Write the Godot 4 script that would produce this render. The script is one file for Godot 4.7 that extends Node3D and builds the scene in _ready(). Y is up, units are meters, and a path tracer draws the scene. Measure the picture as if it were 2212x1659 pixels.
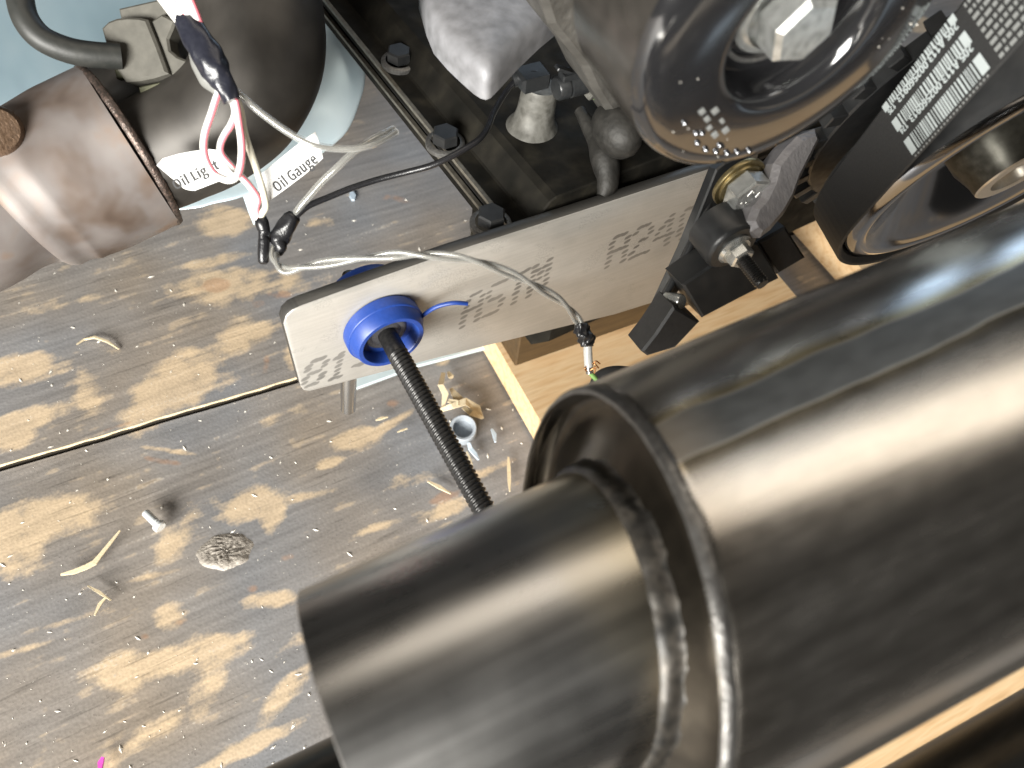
extends Node3D
# Close-up of the front of an engine standing on a plywood floor: exhaust can in front, mounting plate and threaded stud,
# pulleys and belt, wiring. World: x along the exhaust can, y up from the plywood, z along the crankshaft towards the photographer.

const F := 1778.8          # focal length in picture units (picture 2212 x 1659)
const CAM_H := 0.515
var CB := Basis()          # camera axes in the world
var M := {}
var names := {}
var rng := RandomNumberGenerator.new()

# ---------------------------------------------------------------- measuring helpers
func ray(px: float, py: float) -> Vector3:
	return CB * Vector3((px - 1106.0) / F, -(py - 829.5) / F, -1.0)

func W(px: float, py: float, z: float) -> Vector3:          # the point z metres deep behind a measured direction
	return Vector3(0, CAM_H, 0) + ray(px, py) * z

func FL(px: float, py: float, y := 0.0) -> Vector3:         # on the level y
	var r := ray(px, py)
	return Vector3(0, CAM_H, 0) + r * ((y - CAM_H) / r.y)

func PZ(px: float, py: float, z: float) -> Vector3:         # on the upright plane z
	var r := ray(px, py)
	return Vector3(0, CAM_H, 0) + r * (z / r.z)

func inpl(px: float, py: float, p: Vector3, n: Vector3) -> Vector3:
	var r := ray(px, py)
	var c := Vector3(0, CAM_H, 0)
	return c + r * ((p - c).dot(n) / r.dot(n))

func WP(a: Array) -> PackedVector3Array:                     # [[px, py, z], ...]
	var o := PackedVector3Array()
	for q in a:
		o.append(W(q[0], q[1], q[2]))
	return o

func frame(o: Vector3, n: Vector3, up := Vector3.UP) -> Transform3D:   # z axis = n
	var z := n.normalized()
	var x := up.cross(z)
	if x.length() < 0.01:
		x = Vector3.RIGHT
	x = x.normalized()
	return Transform3D(Basis(x, z.cross(x), z), o)

# ---------------------------------------------------------------- mesh builder
class MB:
	var st := SurfaceTool.new()
	var g := 1
	func _init() -> void:
		st.begin(Mesh.PRIMITIVE_TRIANGLES)
	func v(p: Vector3, uv := Vector2.ZERO) -> void:
		st.set_uv(uv)
		st.add_vertex(p)
	func tri(a: Vector3, b: Vector3, c: Vector3, ua := Vector2.ZERO, ub := Vector2.ZERO, uc := Vector2.ZERO) -> void:   # counter-clockwise from outside
		v(a, ua)
		v(c, uc)
		v(b, ub)
	func quad(a: Vector3, b: Vector3, c: Vector3, d: Vector3, ua := Vector2.ZERO, ub := Vector2.RIGHT, uc := Vector2.ONE, ud := Vector2.DOWN) -> void:
		tri(a, b, c, ua, ub, uc)
		tri(a, c, d, ua, uc, ud)
	func flat() -> void:
		st.set_smooth_group(-1)
	func smooth() -> void:
		g += 1
		st.set_smooth_group(g)
	func color(c: Color) -> void:
		st.set_color(c)
	# rows of points; rows go along, points go round (closed repeats the first)
	func grid(rows: Array, closed := true, vscale := 1.0) -> void:
		var m: int = rows[0].size()
		var k := m if closed else m - 1
		for i in rows.size() - 1:
			for j in k:
				var a: Vector3 = rows[i][j]
				var b: Vector3 = rows[i][(j + 1) % m]
				var c: Vector3 = rows[i + 1][(j + 1) % m]
				var d: Vector3 = rows[i + 1][j]
				var u0 := float(j) / k
				var u1 := float(j + 1) / k
				var v0 := i * vscale / (rows.size() - 1)
				var v1 := (i + 1) * vscale / (rows.size() - 1)
				quad(a, b, c, d, Vector2(u0, v0), Vector2(u1, v0), Vector2(u1, v1), Vector2(u0, v1))
	func fan(row: Array, outward: Vector3) -> void:
		var c := Vector3.ZERO
		for p in row:
			c += p
		c /= row.size()
		var m := row.size()
		var nn: Vector3 = (row[0] - c).cross(row[1] - c)
		for j in m:
			if nn.dot(outward) > 0:
				tri(c, row[j], row[(j + 1) % m])
			else:
				tri(c, row[(j + 1) % m], row[j])
	# tube along a path; radius is a number or one per point; lump(i, angle) scales it
	func tube(path: PackedVector3Array, radius, sides := 16, caps := true, lump = null, squash := 1.0, twist_up := Vector3(0.3, 0.9, 0.2)) -> void:
		smooth()
		var rows := []
		var n := path.size()
		var up := twist_up
		for i in n:
			var t := (path[mini(i + 1, n - 1)] - path[maxi(i - 1, 0)]).normalized()
			up = (up - t * up.dot(t)).normalized()
			var s := t.cross(up)
			var row := []
			for j in sides:
				var a := TAU * j / sides
				var r: float = radius[i] if radius is Array or radius is PackedFloat32Array else radius
				if lump != null:
					r *= lump.call(i, a)
				row.append(path[i] + up * cos(a) * r * squash + s * sin(a) * r)
			rows.append(row)
		grid(rows)
		if caps:
			smooth()
			fan(rows[0], path[0] - path[1])
			fan(rows[n - 1], path[n - 1] - path[n - 2])
	# turned profile: [[r, t], ...] along the z axis of f
	func lathe(prof: Array, f: Transform3D, sides := 40, wob = null) -> void:
		smooth()
		var prev := []
		var pd := Vector2.ZERO
		for i in prof.size():
			var row := []
			for j in sides:
				var a := TAU * j / sides
				var r: float = prof[i][0]
				var t: float = prof[i][1]
				if wob != null:
					r *= wob.call(a, t)
				row.append(f * Vector3(cos(a) * r, sin(a) * r, t))
			if i > 0:
				var d := Vector2(prof[i][0] - prof[i - 1][0], prof[i][1] - prof[i - 1][1]).normalized()
				if i > 1 and d.dot(pd) < 0.75:
					smooth()
				pd = d
				for j in sides:
					var j2 := (j + 1) % sides
					quad(prev[j], prev[j2], row[j2], row[j], Vector2(float(j) / sides, prof[i - 1][1]), Vector2(float(j + 1) / sides, prof[i - 1][1]), Vector2(float(j + 1) / sides, prof[i][1]), Vector2(float(j) / sides, prof[i][1]))
			prev = row
	# flat outline (x, y in f, counter-clockwise from +z), front at z = 0, going back by thick, edges bevelled
	func prism(poly: PackedVector2Array, f: Transform3D, thick: float, bev := 0.0005, uvs := 1.0) -> void:
		if Geometry2D.is_polygon_clockwise(poly):
			poly.reverse()
		var m := poly.size()
		var inset := PackedVector2Array()
		for i in m:
			var a := poly[(i + m - 1) % m]
			var b := poly[i]
			var c := poly[(i + 1) % m]
			var e := (b - a).normalized()
			var h := (c - b).normalized()
			var n1 := Vector2(-e.y, e.x)
			var n2 := Vector2(-h.y, h.x)
			var mm := (n1 + n2)
			mm = mm / maxf(0.35, mm.length_squared()) * 2.0
			inset.append(b + mm * bev)
		var idx := Geometry2D.triangulate_polygon(inset)
		flat()
		for i in range(0, idx.size(), 3):
			var q := [inset[idx[i]], inset[idx[i + 1]], inset[idx[i + 2]]]
			var cr: float = (q[1] - q[0]).cross(q[2] - q[0])
			if cr < 0:
				q = [q[0], q[2], q[1]]
			tri(f * Vector3(q[0].x, q[0].y, 0), f * Vector3(q[1].x, q[1].y, 0), f * Vector3(q[2].x, q[2].y, 0), q[0] * uvs, q[1] * uvs, q[2] * uvs)
			tri(f * Vector3(q[0].x, q[0].y, -thick), f * Vector3(q[2].x, q[2].y, -thick), f * Vector3(q[1].x, q[1].y, -thick), q[0] * uvs, q[2] * uvs, q[1] * uvs)
		for i in m:
			var j := (i + 1) % m
			var a0 := f * Vector3(inset[i].x, inset[i].y, 0)
			var b0 := f * Vector3(inset[j].x, inset[j].y, 0)
			var a1 := f * Vector3(poly[i].x, poly[i].y, -bev)
			var b1 := f * Vector3(poly[j].x, poly[j].y, -bev)
			var a2 := f * Vector3(poly[i].x, poly[i].y, -thick + bev)
			var b2 := f * Vector3(poly[j].x, poly[j].y, -thick + bev)
			var a3 := f * Vector3(inset[i].x, inset[i].y, -thick)
			var b3 := f * Vector3(inset[j].x, inset[j].y, -thick)
			quad(a1, b1, b0, a0)
			quad(a2, b2, b1, a1)
			quad(a3, b3, b2, a2)
	func box(f: Transform3D, s: Vector3, bev := 0.0006) -> void:     # centred on f
		var h := Vector2(s.x, s.y) / 2
		prism(PackedVector2Array([Vector2(-h.x, -h.y), Vector2(h.x, -h.y), Vector2(h.x, h.y), Vector2(-h.x, h.y)]), f.translated_local(Vector3(0, 0, s.z / 2)), s.z, bev)
	func ball(c: Vector3, r: Vector3, b := Basis(), sides := 14, lump = null) -> void:
		smooth()
		var rows := []
		for i in 9:
			var th := PI * i / 8.0
			var row := []
			for j in sides:
				var a := TAU * j / sides
				var k: float = lump.call(i, a) if lump != null else 1.0
				row.append(c + b * (Vector3(sin(th) * cos(a), -cos(th), -sin(th) * sin(a)) * r * k))
			rows.append(row)
		grid(rows)

func spl(p: PackedVector3Array, n := 6) -> PackedVector3Array:       # smooth curve through the points
	var o := PackedVector3Array()
	for i in p.size() - 1:
		var a := p[maxi(i - 1, 0)]
		var d := p[mini(i + 2, p.size() - 1)]
		for k in n:
			o.append(p[i].cubic_interpolate(p[i + 1], a, d, float(k) / n))
	o.append(p[p.size() - 1])
	return o

func rad(r: Array, n: int) -> Array:                                 # radii spread over a smoothed path
	var o := []
	for i in r.size() - 1:
		for k in n:
			o.append(lerpf(r[i], r[i + 1], smoothstep(0.0, 1.0, float(k) / n)))
	o.append(r[r.size() - 1])
	return o

# ---------------------------------------------------------------- things and parts
func numbered(called: String) -> String:
	var k: int = names.get(called, 0)
	names[called] = k + 1
	return called if k == 0 else "%s_%03d" % [called, k]

func tag(o: Node3D, label: String, category: String, group := "") -> Node3D:
	o.set_meta("label", label)
	o.set_meta("category", category)
	if group:
		o.set_meta("group", group)
	return o

func thing(called: String, label: String, category: String, at: Vector3, group := "") -> Node3D:
	var o := Node3D.new()
	o.name = numbered(called)
	add_child(o)
	o.position = at
	return tag(o, label, category, group)

func gpos(o: Node3D) -> Vector3:
	var p := Vector3.ZERO
	var k: Node = o
	while k != self:
		p += k.position
		k = k.get_parent()
	return p

# commits what mb holds (in world places) as one mesh under parent
func part(called: String, mb: MB, m: Material, parent: Node3D = null, label := "") -> MeshInstance3D:
	mb.st.generate_normals()
	mb.st.index()
	var arr := mb.st.commit_to_arrays()
	var o := MeshInstance3D.new()
	var at := Vector3.ZERO
	if parent:
		at = gpos(parent)
	else:
		var vs: PackedVector3Array = arr[Mesh.ARRAY_VERTEX]
		var lo := vs[0]
		var hi := vs[0]
		for p in vs:
			lo = lo.min(p)
			hi = hi.max(p)
		at = Vector3((lo.x + hi.x) / 2, lo.y, (lo.z + hi.z) / 2)
		o.position = at
	var vv: PackedVector3Array = arr[Mesh.ARRAY_VERTEX]
	for i in vv.size():
		vv[i] -= at
	arr[Mesh.ARRAY_VERTEX] = vv
	var me := ArrayMesh.new()
	me.add_surface_from_arrays(Mesh.PRIMITIVE_TRIANGLES, arr)
	me.surface_set_material(0, m)
	o.mesh = me
	if label:
		o.set_meta("label", label)
	if parent:
		var k := 0
		var nm := called
		while parent.has_node(NodePath(nm)):
			k += 1
			nm = "%s_%03d" % [called, k]
		o.name = nm
		parent.add_child(o, true)
	else:
		o.name = numbered(called)
		add_child(o, true)
	return o

func solo(called: String, mb: MB, m: Material, label: String, category: String, group := "") -> MeshInstance3D:
	var o := part(called, mb, m)
	tag(o, label, category, group)
	return o

# lettering as thin raised mesh; reading direction along x, up along y
func letters(called: String, text: String, size: float, at: Vector3, x: Vector3, n: Vector3, m: Material, parent: Node3D, width := 0.0, bold := 400) -> void:
	var tm := TextMesh.new()
	var sf := SystemFont.new()
	sf.font_names = PackedStringArray(["Droid Sans"])
	sf.font_weight = bold
	tm.font = sf
	tm.text = text
	tm.font_size = 32
	tm.pixel_size = size / 32.0
	tm.depth = 0.0002
	tm.horizontal_alignment = HORIZONTAL_ALIGNMENT_LEFT
	tm.material = m
	var o := MeshInstance3D.new()
	o.mesh = tm
	var k := 0
	var nm := called
	while parent.has_node(NodePath(nm)):
		k += 1
		nm = "%s_%03d" % [called, k]
	o.name = nm
	var xx := x.normalized()
	var zz := (n - xx * n.dot(xx)).normalized()
	var yy := zz.cross(xx)
	var squeeze := 1.0 if width <= 0.0 else width / tm.get_aabb().size.x
	parent.add_child(o, true)
	o.transform = Transform3D(Basis(xx * squeeze, yy, zz), at - gpos(parent))

# ---------------------------------------------------------------- materials
func lin(r: float, g: float, b: float) -> Color:
	return Color(r, g, b).linear_to_srgb()

func ntex(freq: float, cols: Array, sd := 1, size := 256, octs := 4, type := FastNoiseLite.TYPE_SIMPLEX_SMOOTH) -> NoiseTexture2D:
	var n := FastNoiseLite.new()
	n.noise_type = type
	n.seed = sd
	n.frequency = freq
	n.fractal_octaves = octs
	var t := NoiseTexture2D.new()
	t.width = size
	t.height = size
	t.seamless = true
	t.noise = n
	if cols.size():
		var gr := Gradient.new()
		var off := PackedFloat32Array()
		var cc := PackedColorArray()
		for i in cols.size():
			off.append(float(i) / (cols.size() - 1))
			cc.append(cols[i])
		gr.offsets = off
		gr.colors = cc
		t.color_ramp = gr
	return t

func mat(c: Color, rough := 0.5, metal := 0.0, spec := 0.5) -> StandardMaterial3D:
	var m := StandardMaterial3D.new()
	m.albedo_color = c
	m.roughness = rough
	m.metallic = metal
	m.metallic_specular = spec
	return m

func tmat(cols: Array, scale: Vector3, freq: float, rough := 0.5, metal := 0.0, sd := 1, bump := 0.0, rvar := 0.0) -> StandardMaterial3D:
	var m := mat(Color.WHITE, rough, metal)
	m.albedo_texture = ntex(freq, cols, sd)
	m.uv1_triplanar = true
	m.uv1_world_triplanar = true
	m.uv1_scale = scale
	if bump > 0:
		m.heightmap_enabled = true
		m.heightmap_scale = bump
		m.heightmap_texture = ntex(freq * 2.0, [], sd + 7)
	if rvar > 0:
		m.roughness = 1.0
		m.roughness_texture = ntex(freq * 1.5, [Color(rough - rvar, 0, 0), Color(rough + rvar, 0, 0)], sd + 3)
		m.roughness_texture_channel = BaseMaterial3D.TEXTURE_CHANNEL_RED
	return m

func materials() -> void:
	var v1 := Vector3.ONE
	M.pine = tmat([lin(.54, .33, .16), lin(.68, .46, .25), lin(.74, .54, .32), lin(.62, .40, .20)], Vector3(2.5, 22, 22), 0.02, 0.6, 0.0, 11, 0.01)
	M.stained = tmat([lin(.050, .028, .009), lin(.085, .050, .018)], Vector3(4, 30, 30), 0.02, 0.65, 0.0, 75, 0.01)  # dark brown that paints shade, for the added block on the plank
	M.veneer = tmat([lin(.50, .36, .20), lin(.74, .62, .42), lin(.80, .70, .52)], Vector3(20, 60, 60), 0.03, 0.6, 0.0, 72)
	M.splinter = tmat([lin(.60, .48, .30), lin(.80, .70, .50)], v1 * 60, 0.03, 0.7, 0.0, 4)
	M.black_rubber = tmat([lin(.010, .010, .011), lin(.022, .022, .022)], v1 * 40, 0.03, 0.55, 0.0, 5, 0.004)
	M.black_plastic = tmat([lin(.012, .013, .014), lin(.022, .023, .024)], v1 * 50, 0.03, 0.32, 0.0, 6)
	M.black_paint = tmat([lin(.012, .013, .014), lin(.026, .026, .026)], v1 * 16, 0.02, 0.38, 0.0, 7, 0.003, 0.1)
	M.pan = tmat([lin(.006, .006, .005), lin(.012, .011, .009), lin(.030, .027, .020)], v1 * 9, 0.02, 0.7, 0.0, 8, 0.01, 0.12)
	M.pan.metallic_specular = 0.22
	M.rail_edge = tmat([lin(.12, .11, .09), lin(.24, .22, .18)], v1 * 20, 0.03, 0.45, 0.5, 9)
	M.cast = tmat([lin(.15, .15, .155), lin(.22, .22, .23), lin(.30, .30, .315)], v1 * 16, 0.02, 0.55, 0.25, 10, 0.008)
	M.dark_cast = tmat([lin(.05, .047, .042), lin(.12, .115, .105)], v1 * 14, 0.02, 0.5, 0.3, 12, 0.03)
	M.darkest_cast = tmat([lin(0.011, 0.0105, 0.009), lin(0.0375, 0.035, 0.031)], v1 * 24, 0.02, 0.6, 0.2, 71, 0.03)  # darkest of the cast greys
	M.grey_cast = tmat([lin(.13, .125, .13), lin(.22, .21, .21)], v1 * 25, 0.03, 0.5, 0.3, 13, 0.03)
	M.boss = tmat([lin(.035, .033, .027), lin(.11, .107, .095), lin(.18, .175, .16)], v1 * 30, 0.02, 0.55, 0.15, 14, 0.01)
	M.zinc = tmat([lin(.36, .37, .35), lin(.62, .63, .61), lin(.72, .73, .71)], v1 * 40, 0.02, 0.27, 0.8, 15)
	M.steel = tmat([lin(.50, .49, .47), lin(.66, .65, .62)], Vector3(60, 8, 60), 0.03, 0.32, 0.7, 16)
	M.gold_zinc = tmat([lin(.20, .15, .06), lin(.34, .29, .18)], v1 * 60, 0.03, 0.35, 0.9, 17)
	M.rod = tmat([lin(.018, .018, .019), lin(.055, .053, .050)], v1 * 60, 0.03, 0.30, 0.6, 18)
	M.washer = tmat([lin(.02, .02, .022), lin(.10, .10, .11), lin(.04, .04, .04)], v1 * 90, 0.03, 0.5, 0.5, 19)
	M.blue = tmat([lin(.010, .038, .20), lin(.014, .050, .25)], v1 * 60, 0.03, 0.42, 0.0, 20)
	M.heat = tmat([lin(.050, .032, .022), lin(.11, .08, .063), lin(.17, .15, .142), lin(.22, .20, .19), lin(.24, .145, .092)], Vector3(7, 7, 7), 0.012, 0.60, 0.3, 21, 0.004)
	M.heat_dark = tmat([lin(0.0248, 0.0223, 0.0198), lin(0.0465, 0.0422, 0.0372), lin(0.0713, 0.0645, 0.057)], v1 * 10, 0.015, 0.48, 0.4, 22, 0.004)
	M.tube_grey = tmat([lin(.16, .16, .16), lin(.30, .30, .30), lin(.36, .36, .36)], v1 * 9, 0.015, 0.34, 0.5, 23)
	M.weld = tmat([lin(.04, .034, .03), lin(.09, .07, .06), lin(.24, .16, .13)], v1 * 60, 0.03, 0.4, 0.7, 24, 0.03)
	M.copper = tmat([lin(.06, .036, .02), lin(.20, .13, .085), lin(.10, .07, .05)], v1 * 40, 0.03, 0.4, 0.6, 25, 0.03)
	M.sheet = tmat([lin(0.0864, 0.126, 0.148), lin(0.122, 0.169, 0.194), lin(0.151, 0.194, 0.216)], v1 * 5, 0.012, 0.30, 0.35, 26)  # blue of the bent bracket with shade put into the tone
	M.bracket = tmat([lin(.52, .66, .73), lin(.62, .75, .81), lin(.70, .81, .86)], v1 * 6, 0.015, 0.28, 0.4, 74)  # same blue sheet metal, its lit tone put into the colour
	M.strip = tmat([lin(.62, .74, .78), lin(.74, .84, .86)], v1 * 10, 0.02, 0.4, 0.3, 27)
	M.clamp = tmat([lin(0.065, 0.0618, 0.052), lin(0.117, 0.111, 0.0943)], v1 * 25, 0.02, 0.6, 0.0, 28, 0.01)
	M.olive = tmat([lin(0.04, 0.04, 0.024), lin(0.112, 0.112, 0.064)], v1 * 60, 0.03, 0.6, 0.0, 29, 0.01)
	M.hose = tmat([lin(0.0154, 0.0168, 0.0154), lin(0.035, 0.035, 0.0315)], v1 * 30, 0.02, 0.5, 0.0, 30, 0.006)
	M.white_wire = mat(lin(.66, .65, .62), 0.4)
	M.pink_wire = mat(lin(.72, .20, .24), 0.4)
	M.cream_wire = mat(lin(.68, .64, .52), 0.4)
	M.paper = mat(lin(.70, .70, .69), 0.6)
	M.ink = mat(lin(.012, .012, .014), 0.6)
	M.shrink = tmat([lin(.010, .011, .017), lin(.022, .023, .032)], v1 * 50, 0.03, 0.28, 0.0, 31, 0.008)
	M.shrink_grey = mat(lin(.18, .18, .17), 0.4)
	M.tape = tmat([lin(.008, .008, .009), lin(.016, .016, .018)], v1 * 60, 0.03, 0.3, 0.0, 32, 0.01)
	M.strand = tmat([lin(.16, .155, .14), lin(.42, .41, .38)], v1 * 90, 0.03, 0.25, 0.7, 33)
	M.clear = mat(Color(0.80, 0.80, 0.78, 0.20), 0.08)
	M.clear.transparency = BaseMaterial3D.TRANSPARENCY_ALPHA
	M.copper_bare = mat(lin(.50, .24, .10), 0.3, 1.0)
	M.pulley = mat(lin(.012, .012, .013), 0.12, 0.0, 0.7)
	M.pulley.clearcoat_enabled = true
	M.pulley.clearcoat = 0.6
	M.pulley.clearcoat_roughness = 0.05
	M.pulley_side = tmat([lin(.028, .026, .023), lin(.06, .054, .048)], v1 * 14, 0.02, 0.26, 0.4, 34)
	M.chrome_black = mat(lin(.26, .265, .28), 0.10, 1.0)
	M.screw = mat(lin(.74, .77, .78), 0.3, 0.3)
	M.belt = tmat([lin(.010, .010, .010), lin(.020, .020, .020)], v1 * 80, 0.03, 0.6, 0.0, 35, 0.006)
	M.print = mat(lin(.30, .33, .33), 0.6)
	M.dull_steel = tmat([lin(.10, .10, .095), lin(.26, .25, .24)], v1 * 60, 0.03, 0.45, 0.7, 73)
	M.dim_print = mat(lin(.16, .165, .16), 0.6)
	M.green = mat(lin(.22, .42, .12), 0.4)
	M.hub = tmat([lin(.045, .043, .034), lin(.14, .135, .115)], v1 * 30, 0.02, 0.35, 0.7, 36)
	M.bare_alu = tmat([lin(.60, .56, .48), lin(.75, .70, .62)], v1 * 60, 0.03, 0.35, 0.7, 37)
	M.grey_plastic = tmat([lin(.26, .29, .32), lin(.40, .43, .47)], v1 * 60, 0.03, 0.45, 0.0, 38)
	M.pale_blue = mat(lin(.50, .60, .70), 0.5)
	M.magenta = mat(lin(.75, .10, .55), 0.5)
	M.fleck = mat(lin(.80, .76, .68), 0.6)
	M.knot = tmat([lin(.14, .12, .10), lin(.30, .27, .235), lin(.46, .42, .36)], Vector3(30, 30, 60), 0.03, 0.5, 0.0, 39, 0.04)

# ---------------------------------------------------------------- textures with a layout
func smooth01(a: float, b: float, x: float) -> float:
	return smoothstep(a, b, x)

func noise_bytes(w: int, h: int, sw: int, sh: int, freq: float, sd: int, octs := 4) -> PackedByteArray:
	var n := FastNoiseLite.new()
	n.seed = sd
	n.frequency = freq
	n.fractal_octaves = octs
	var im := n.get_image(sw, sh, false, false, true)
	im.convert(Image.FORMAT_L8)
	im.resize(w, h, Image.INTERPOLATE_CUBIC)
	return im.get_data()

const FX0 := -0.26
const FX1 := 0.56
const FZ0 := -0.82
const FZ1 := 0.14

func plywood_material() -> StandardMaterial3D:
	var w := 1312
	var h := 1536
	var sx := (FX1 - FX0) / w
	var sz := (FZ1 - FZ0) / h
	var fld := PackedFloat32Array()
	fld.resize(w * h)
	fld.fill(-1.0)
	var red := PackedFloat32Array()
	red.resize(w * h)
	red.fill(0.0)
	# worn patches where the bare wood shows: px, py, half length, half width, angle, strength
	var P := [
		[520, 615, 150, 34, 8, 1.0], [420, 800, 155, 50, 36, 0.9], [560, 720, 90, 22, 30, 0.7], [70, 800, 95, 34, 5, 1.0], [185, 845, 40, 60, 10, 1.0], [60, 905, 150, 22, 18, 0.9], [25, 935, 50, 34, 10, 1.0],
		[80, 1110, 140, 58, 12, 1.1], [20, 1175, 70, 60, 20, 0.9], [505, 1085, 85, 38, 8, 0.9], [580, 1110, 30, 45, 0, 0.9], [410, 1120, 20, 60, -40, 0.7], [370, 1165, 22, 40, -30, 0.6],
		[350, 1430, 125, 38, 10, 0.9], [440, 1400, 90, 30, 14, 0.6], [360, 1330, 38, 28, 20, 0.8], [270, 1460, 50, 30, 0, 0.7], [320, 1580, 140, 24, 38, 0.8], [420, 1500, 60, 30, 40, 0.6], [625, 1480, 80, 24, 52, 0.9], [520, 1615, 120, 16, 26, 0.8],
		[580, 1292, 60, 20, 6, 0.9], [770, 945, 48, 22, 12, 0.9], [850, 905, 60, 9, 32, 0.8], [712, 993, 32, 11, 16, 0.9], [460, 480, 85, 24, 8, 0.7], [700, 480, 40, 12, 6, 0.7], [380, 970, 60, 5, -8, 0.6], [470, 1010, 10, 60, 5, 0.4],
		[640, 760, 40, 30, 20, 0.7], [900, 855, 30, 16, 10, 0.6], [850, 1040, 60, 14, 15, 0.5], [160, 1330, 90, 7, 16, 0.4], [60, 1395, 70, 7, 14, 0.5], [640, 1385, 60, 14, 30, 0.5], [955, 770, 20, 12, 0, 0.6], [480, 560, 60, 8, 12, 0.4], [250, 760, 60, 10, 14, 0.4],
		[690, 1060, 60, 8, 12, 0.5], [200, 1270, 120, 5, 14, 0.3], [820, 1130, 70, 8, 18, 0.5], [950, 1100, 60, 12, 20, 0.5], [1060, 1010, 50, 8, 20, 0.4], [130, 660, 60, 8, 15, 0.3], [640, 880, 50, 8, 20, 0.4],
	]
	var RD := [[460, 620, 45, 18, 5, 1.0], [590, 640, 50, 15, 5, 0.9], [560, 655, 25, 14, 0, 1.0], [575, 790, 14, 34, 5, 0.9], [600, 800, 30, 14, 20, 0.6], [310, 1370, 16, 12, 0, 1.0], [385, 1340, 30, 12, 10, 0.7], [850, 860, 26, 16, 10, 0.9], [610, 1150, 16, 24, 0, 0.8], [540, 1265, 22, 12, 0, 0.6], [620, 1195, 40, 10, 10, 0.5], [940, 1075, 60, 12, 20, 0.7], [860, 430, 40, 16, 0, 0.9], [350, 990, 40, 8, -10, 0.7], [240, 925, 40, 5, 18, 0.6]]
	for set_i in 2:
		for q in (P if set_i == 0 else RD):
			var c := FL(q[0], q[1])
			var an := deg_to_rad(q[4])
			var a := FL(q[0] + cos(an) * q[2] * 1.12, q[1] - sin(an) * q[2] * 1.12) - c
			var b := FL(q[0] + sin(an) * q[3] * 1.18, q[1] + cos(an) * q[3] * 1.18) - c
			var det := a.x * b.z - a.z * b.x
			var e := Vector2(absf(a.x) + absf(b.x), absf(a.z) + absf(b.z)) * 1.5
			var i0 := clampi(int((c.x - e.x - FX0) / sx), 0, w - 1)
			var i1 := clampi(int((c.x + e.x - FX0) / sx), 0, w - 1)
			var j0 := clampi(int((c.z - e.y - FZ0) / sz), 0, h - 1)
			var j1 := clampi(int((c.z + e.y - FZ0) / sz), 0, h - 1)
			var ia := b.z / det
			var ib := -b.x / det
			var ic := -a.z / det
			var id := a.x / det
			var st: float = q[5]
			for j in range(j0, j1 + 1):
				var dz := FZ0 + j * sz - c.z
				for i in range(i0, i1 + 1):
					var dx := FX0 + i * sx - c.x
					var u := ia * dx + ib * dz
					var v := ic * dx + id * dz
					var f := st * (1.0 - (u * u + v * v))
					var k := j * w + i
					if set_i == 0:
						if f > fld[k]:
							fld[k] = f
					elif f > red[k]:
						red[k] = f
	var n1 := noise_bytes(w, h, w / 4, h / 4, 0.035, 3, 5)
	var n2 := noise_bytes(w, h, w / 2, h / 2, 0.05, 17, 4)
	var gr := noise_bytes(w, h, w / 16, h, 0.09, 5, 4)
	var fi := noise_bytes(w, h, w, h, 0.25, 9, 2)
	var ck := noise_bytes(w, h, w / 20, h, 0.22, 19, 3)
	var lo := noise_bytes(w, h, w / 8, h / 8, 0.03, 23, 3)
	var col := PackedByteArray()
	col.resize(w * h * 3)
	var hgt := PackedByteArray()
	hgt.resize(w * h)
	for k in w * h:
		var a := n1[k] / 255.0
		var b := n2[k] / 255.0
		var g := gr[k] / 255.0
		var fn := fi[k] / 255.0
		var l := lo[k] / 255.0
		var m := clampf((fld[k] + (a - 0.5) * 1.9 + (b - 0.5) * 0.9 + (g - 0.5) * 0.6 + (fn - 0.5) * 0.3 + 0.06) * 1.5, 0.0, 1.0)
		m = maxf(m, clampf((b * 0.45 + g * 0.35 + l * 0.2 - 0.64) * 5.0, 0.0, 0.4))
		var dk := 0.92 + 0.24 * (a - 0.5) + 0.34 * (g - 0.5) + 0.22 * (fn - 0.5)
		# the grey weathered film, cooler or browner by patches
		var r0 := (0.262 + 0.08 * (l - 0.5)) * dk
		var g0 := (0.242 + 0.02 * (l - 0.5)) * dk
		var b0 := (0.226 - 0.05 * (l - 0.5)) * dk
		var wv := 0.86 + 0.3 * (g - 0.5) + 0.24 * (fn - 0.5) + 0.2 * (b - 0.5)
		var r1 := 0.74 * wv
		var g1 := 0.57 * wv
		var b1 := 0.375 * wv
		var rd := clampf((red[k] * 1.0 + (a - 0.5) * 1.6 + (b - 0.5) * 1.2 - 0.45) * 1.4, 0.0, 0.5) if red[k] > 0.0 else 0.0
		var rr := lerpf(lerpf(r0, r1, m * 0.74), 0.46 * wv, rd)
		var gg := lerpf(lerpf(g0, g1, m * 0.74), 0.26 * wv, rd)
		var bb := lerpf(lerpf(b0, b1, m * 0.72), 0.15 * wv, rd)
		# open grain and fine cracks along the veneer
		var cr := clampf((ck[k] / 255.0 - 0.70) * 7.0, 0.0, 1.0) * clampf((l - 0.35) * 3.0, 0.0, 1.0)
		var dkn := 1.0 - 0.30 * cr
		rr *= dkn
		gg *= dkn
		bb *= dkn
		# specks of dirt
		if fn > 0.80 and b < 0.42:
			rr *= 0.65
			gg *= 0.65
			bb *= 0.65
		var sc := clampf((g * 0.6 + fn * 0.5 + a * 0.3 - 0.97) * 5.0, 0.0, 0.55)
		rr = lerpf(rr, 0.52, sc)
		gg = lerpf(gg, 0.49, sc)
		bb = lerpf(bb, 0.44, sc)
		if k % w < 40 and k / w < 40:      # dark for the sheet's sawn sides: painted shade of the joint
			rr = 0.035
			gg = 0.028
			bb = 0.020
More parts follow.
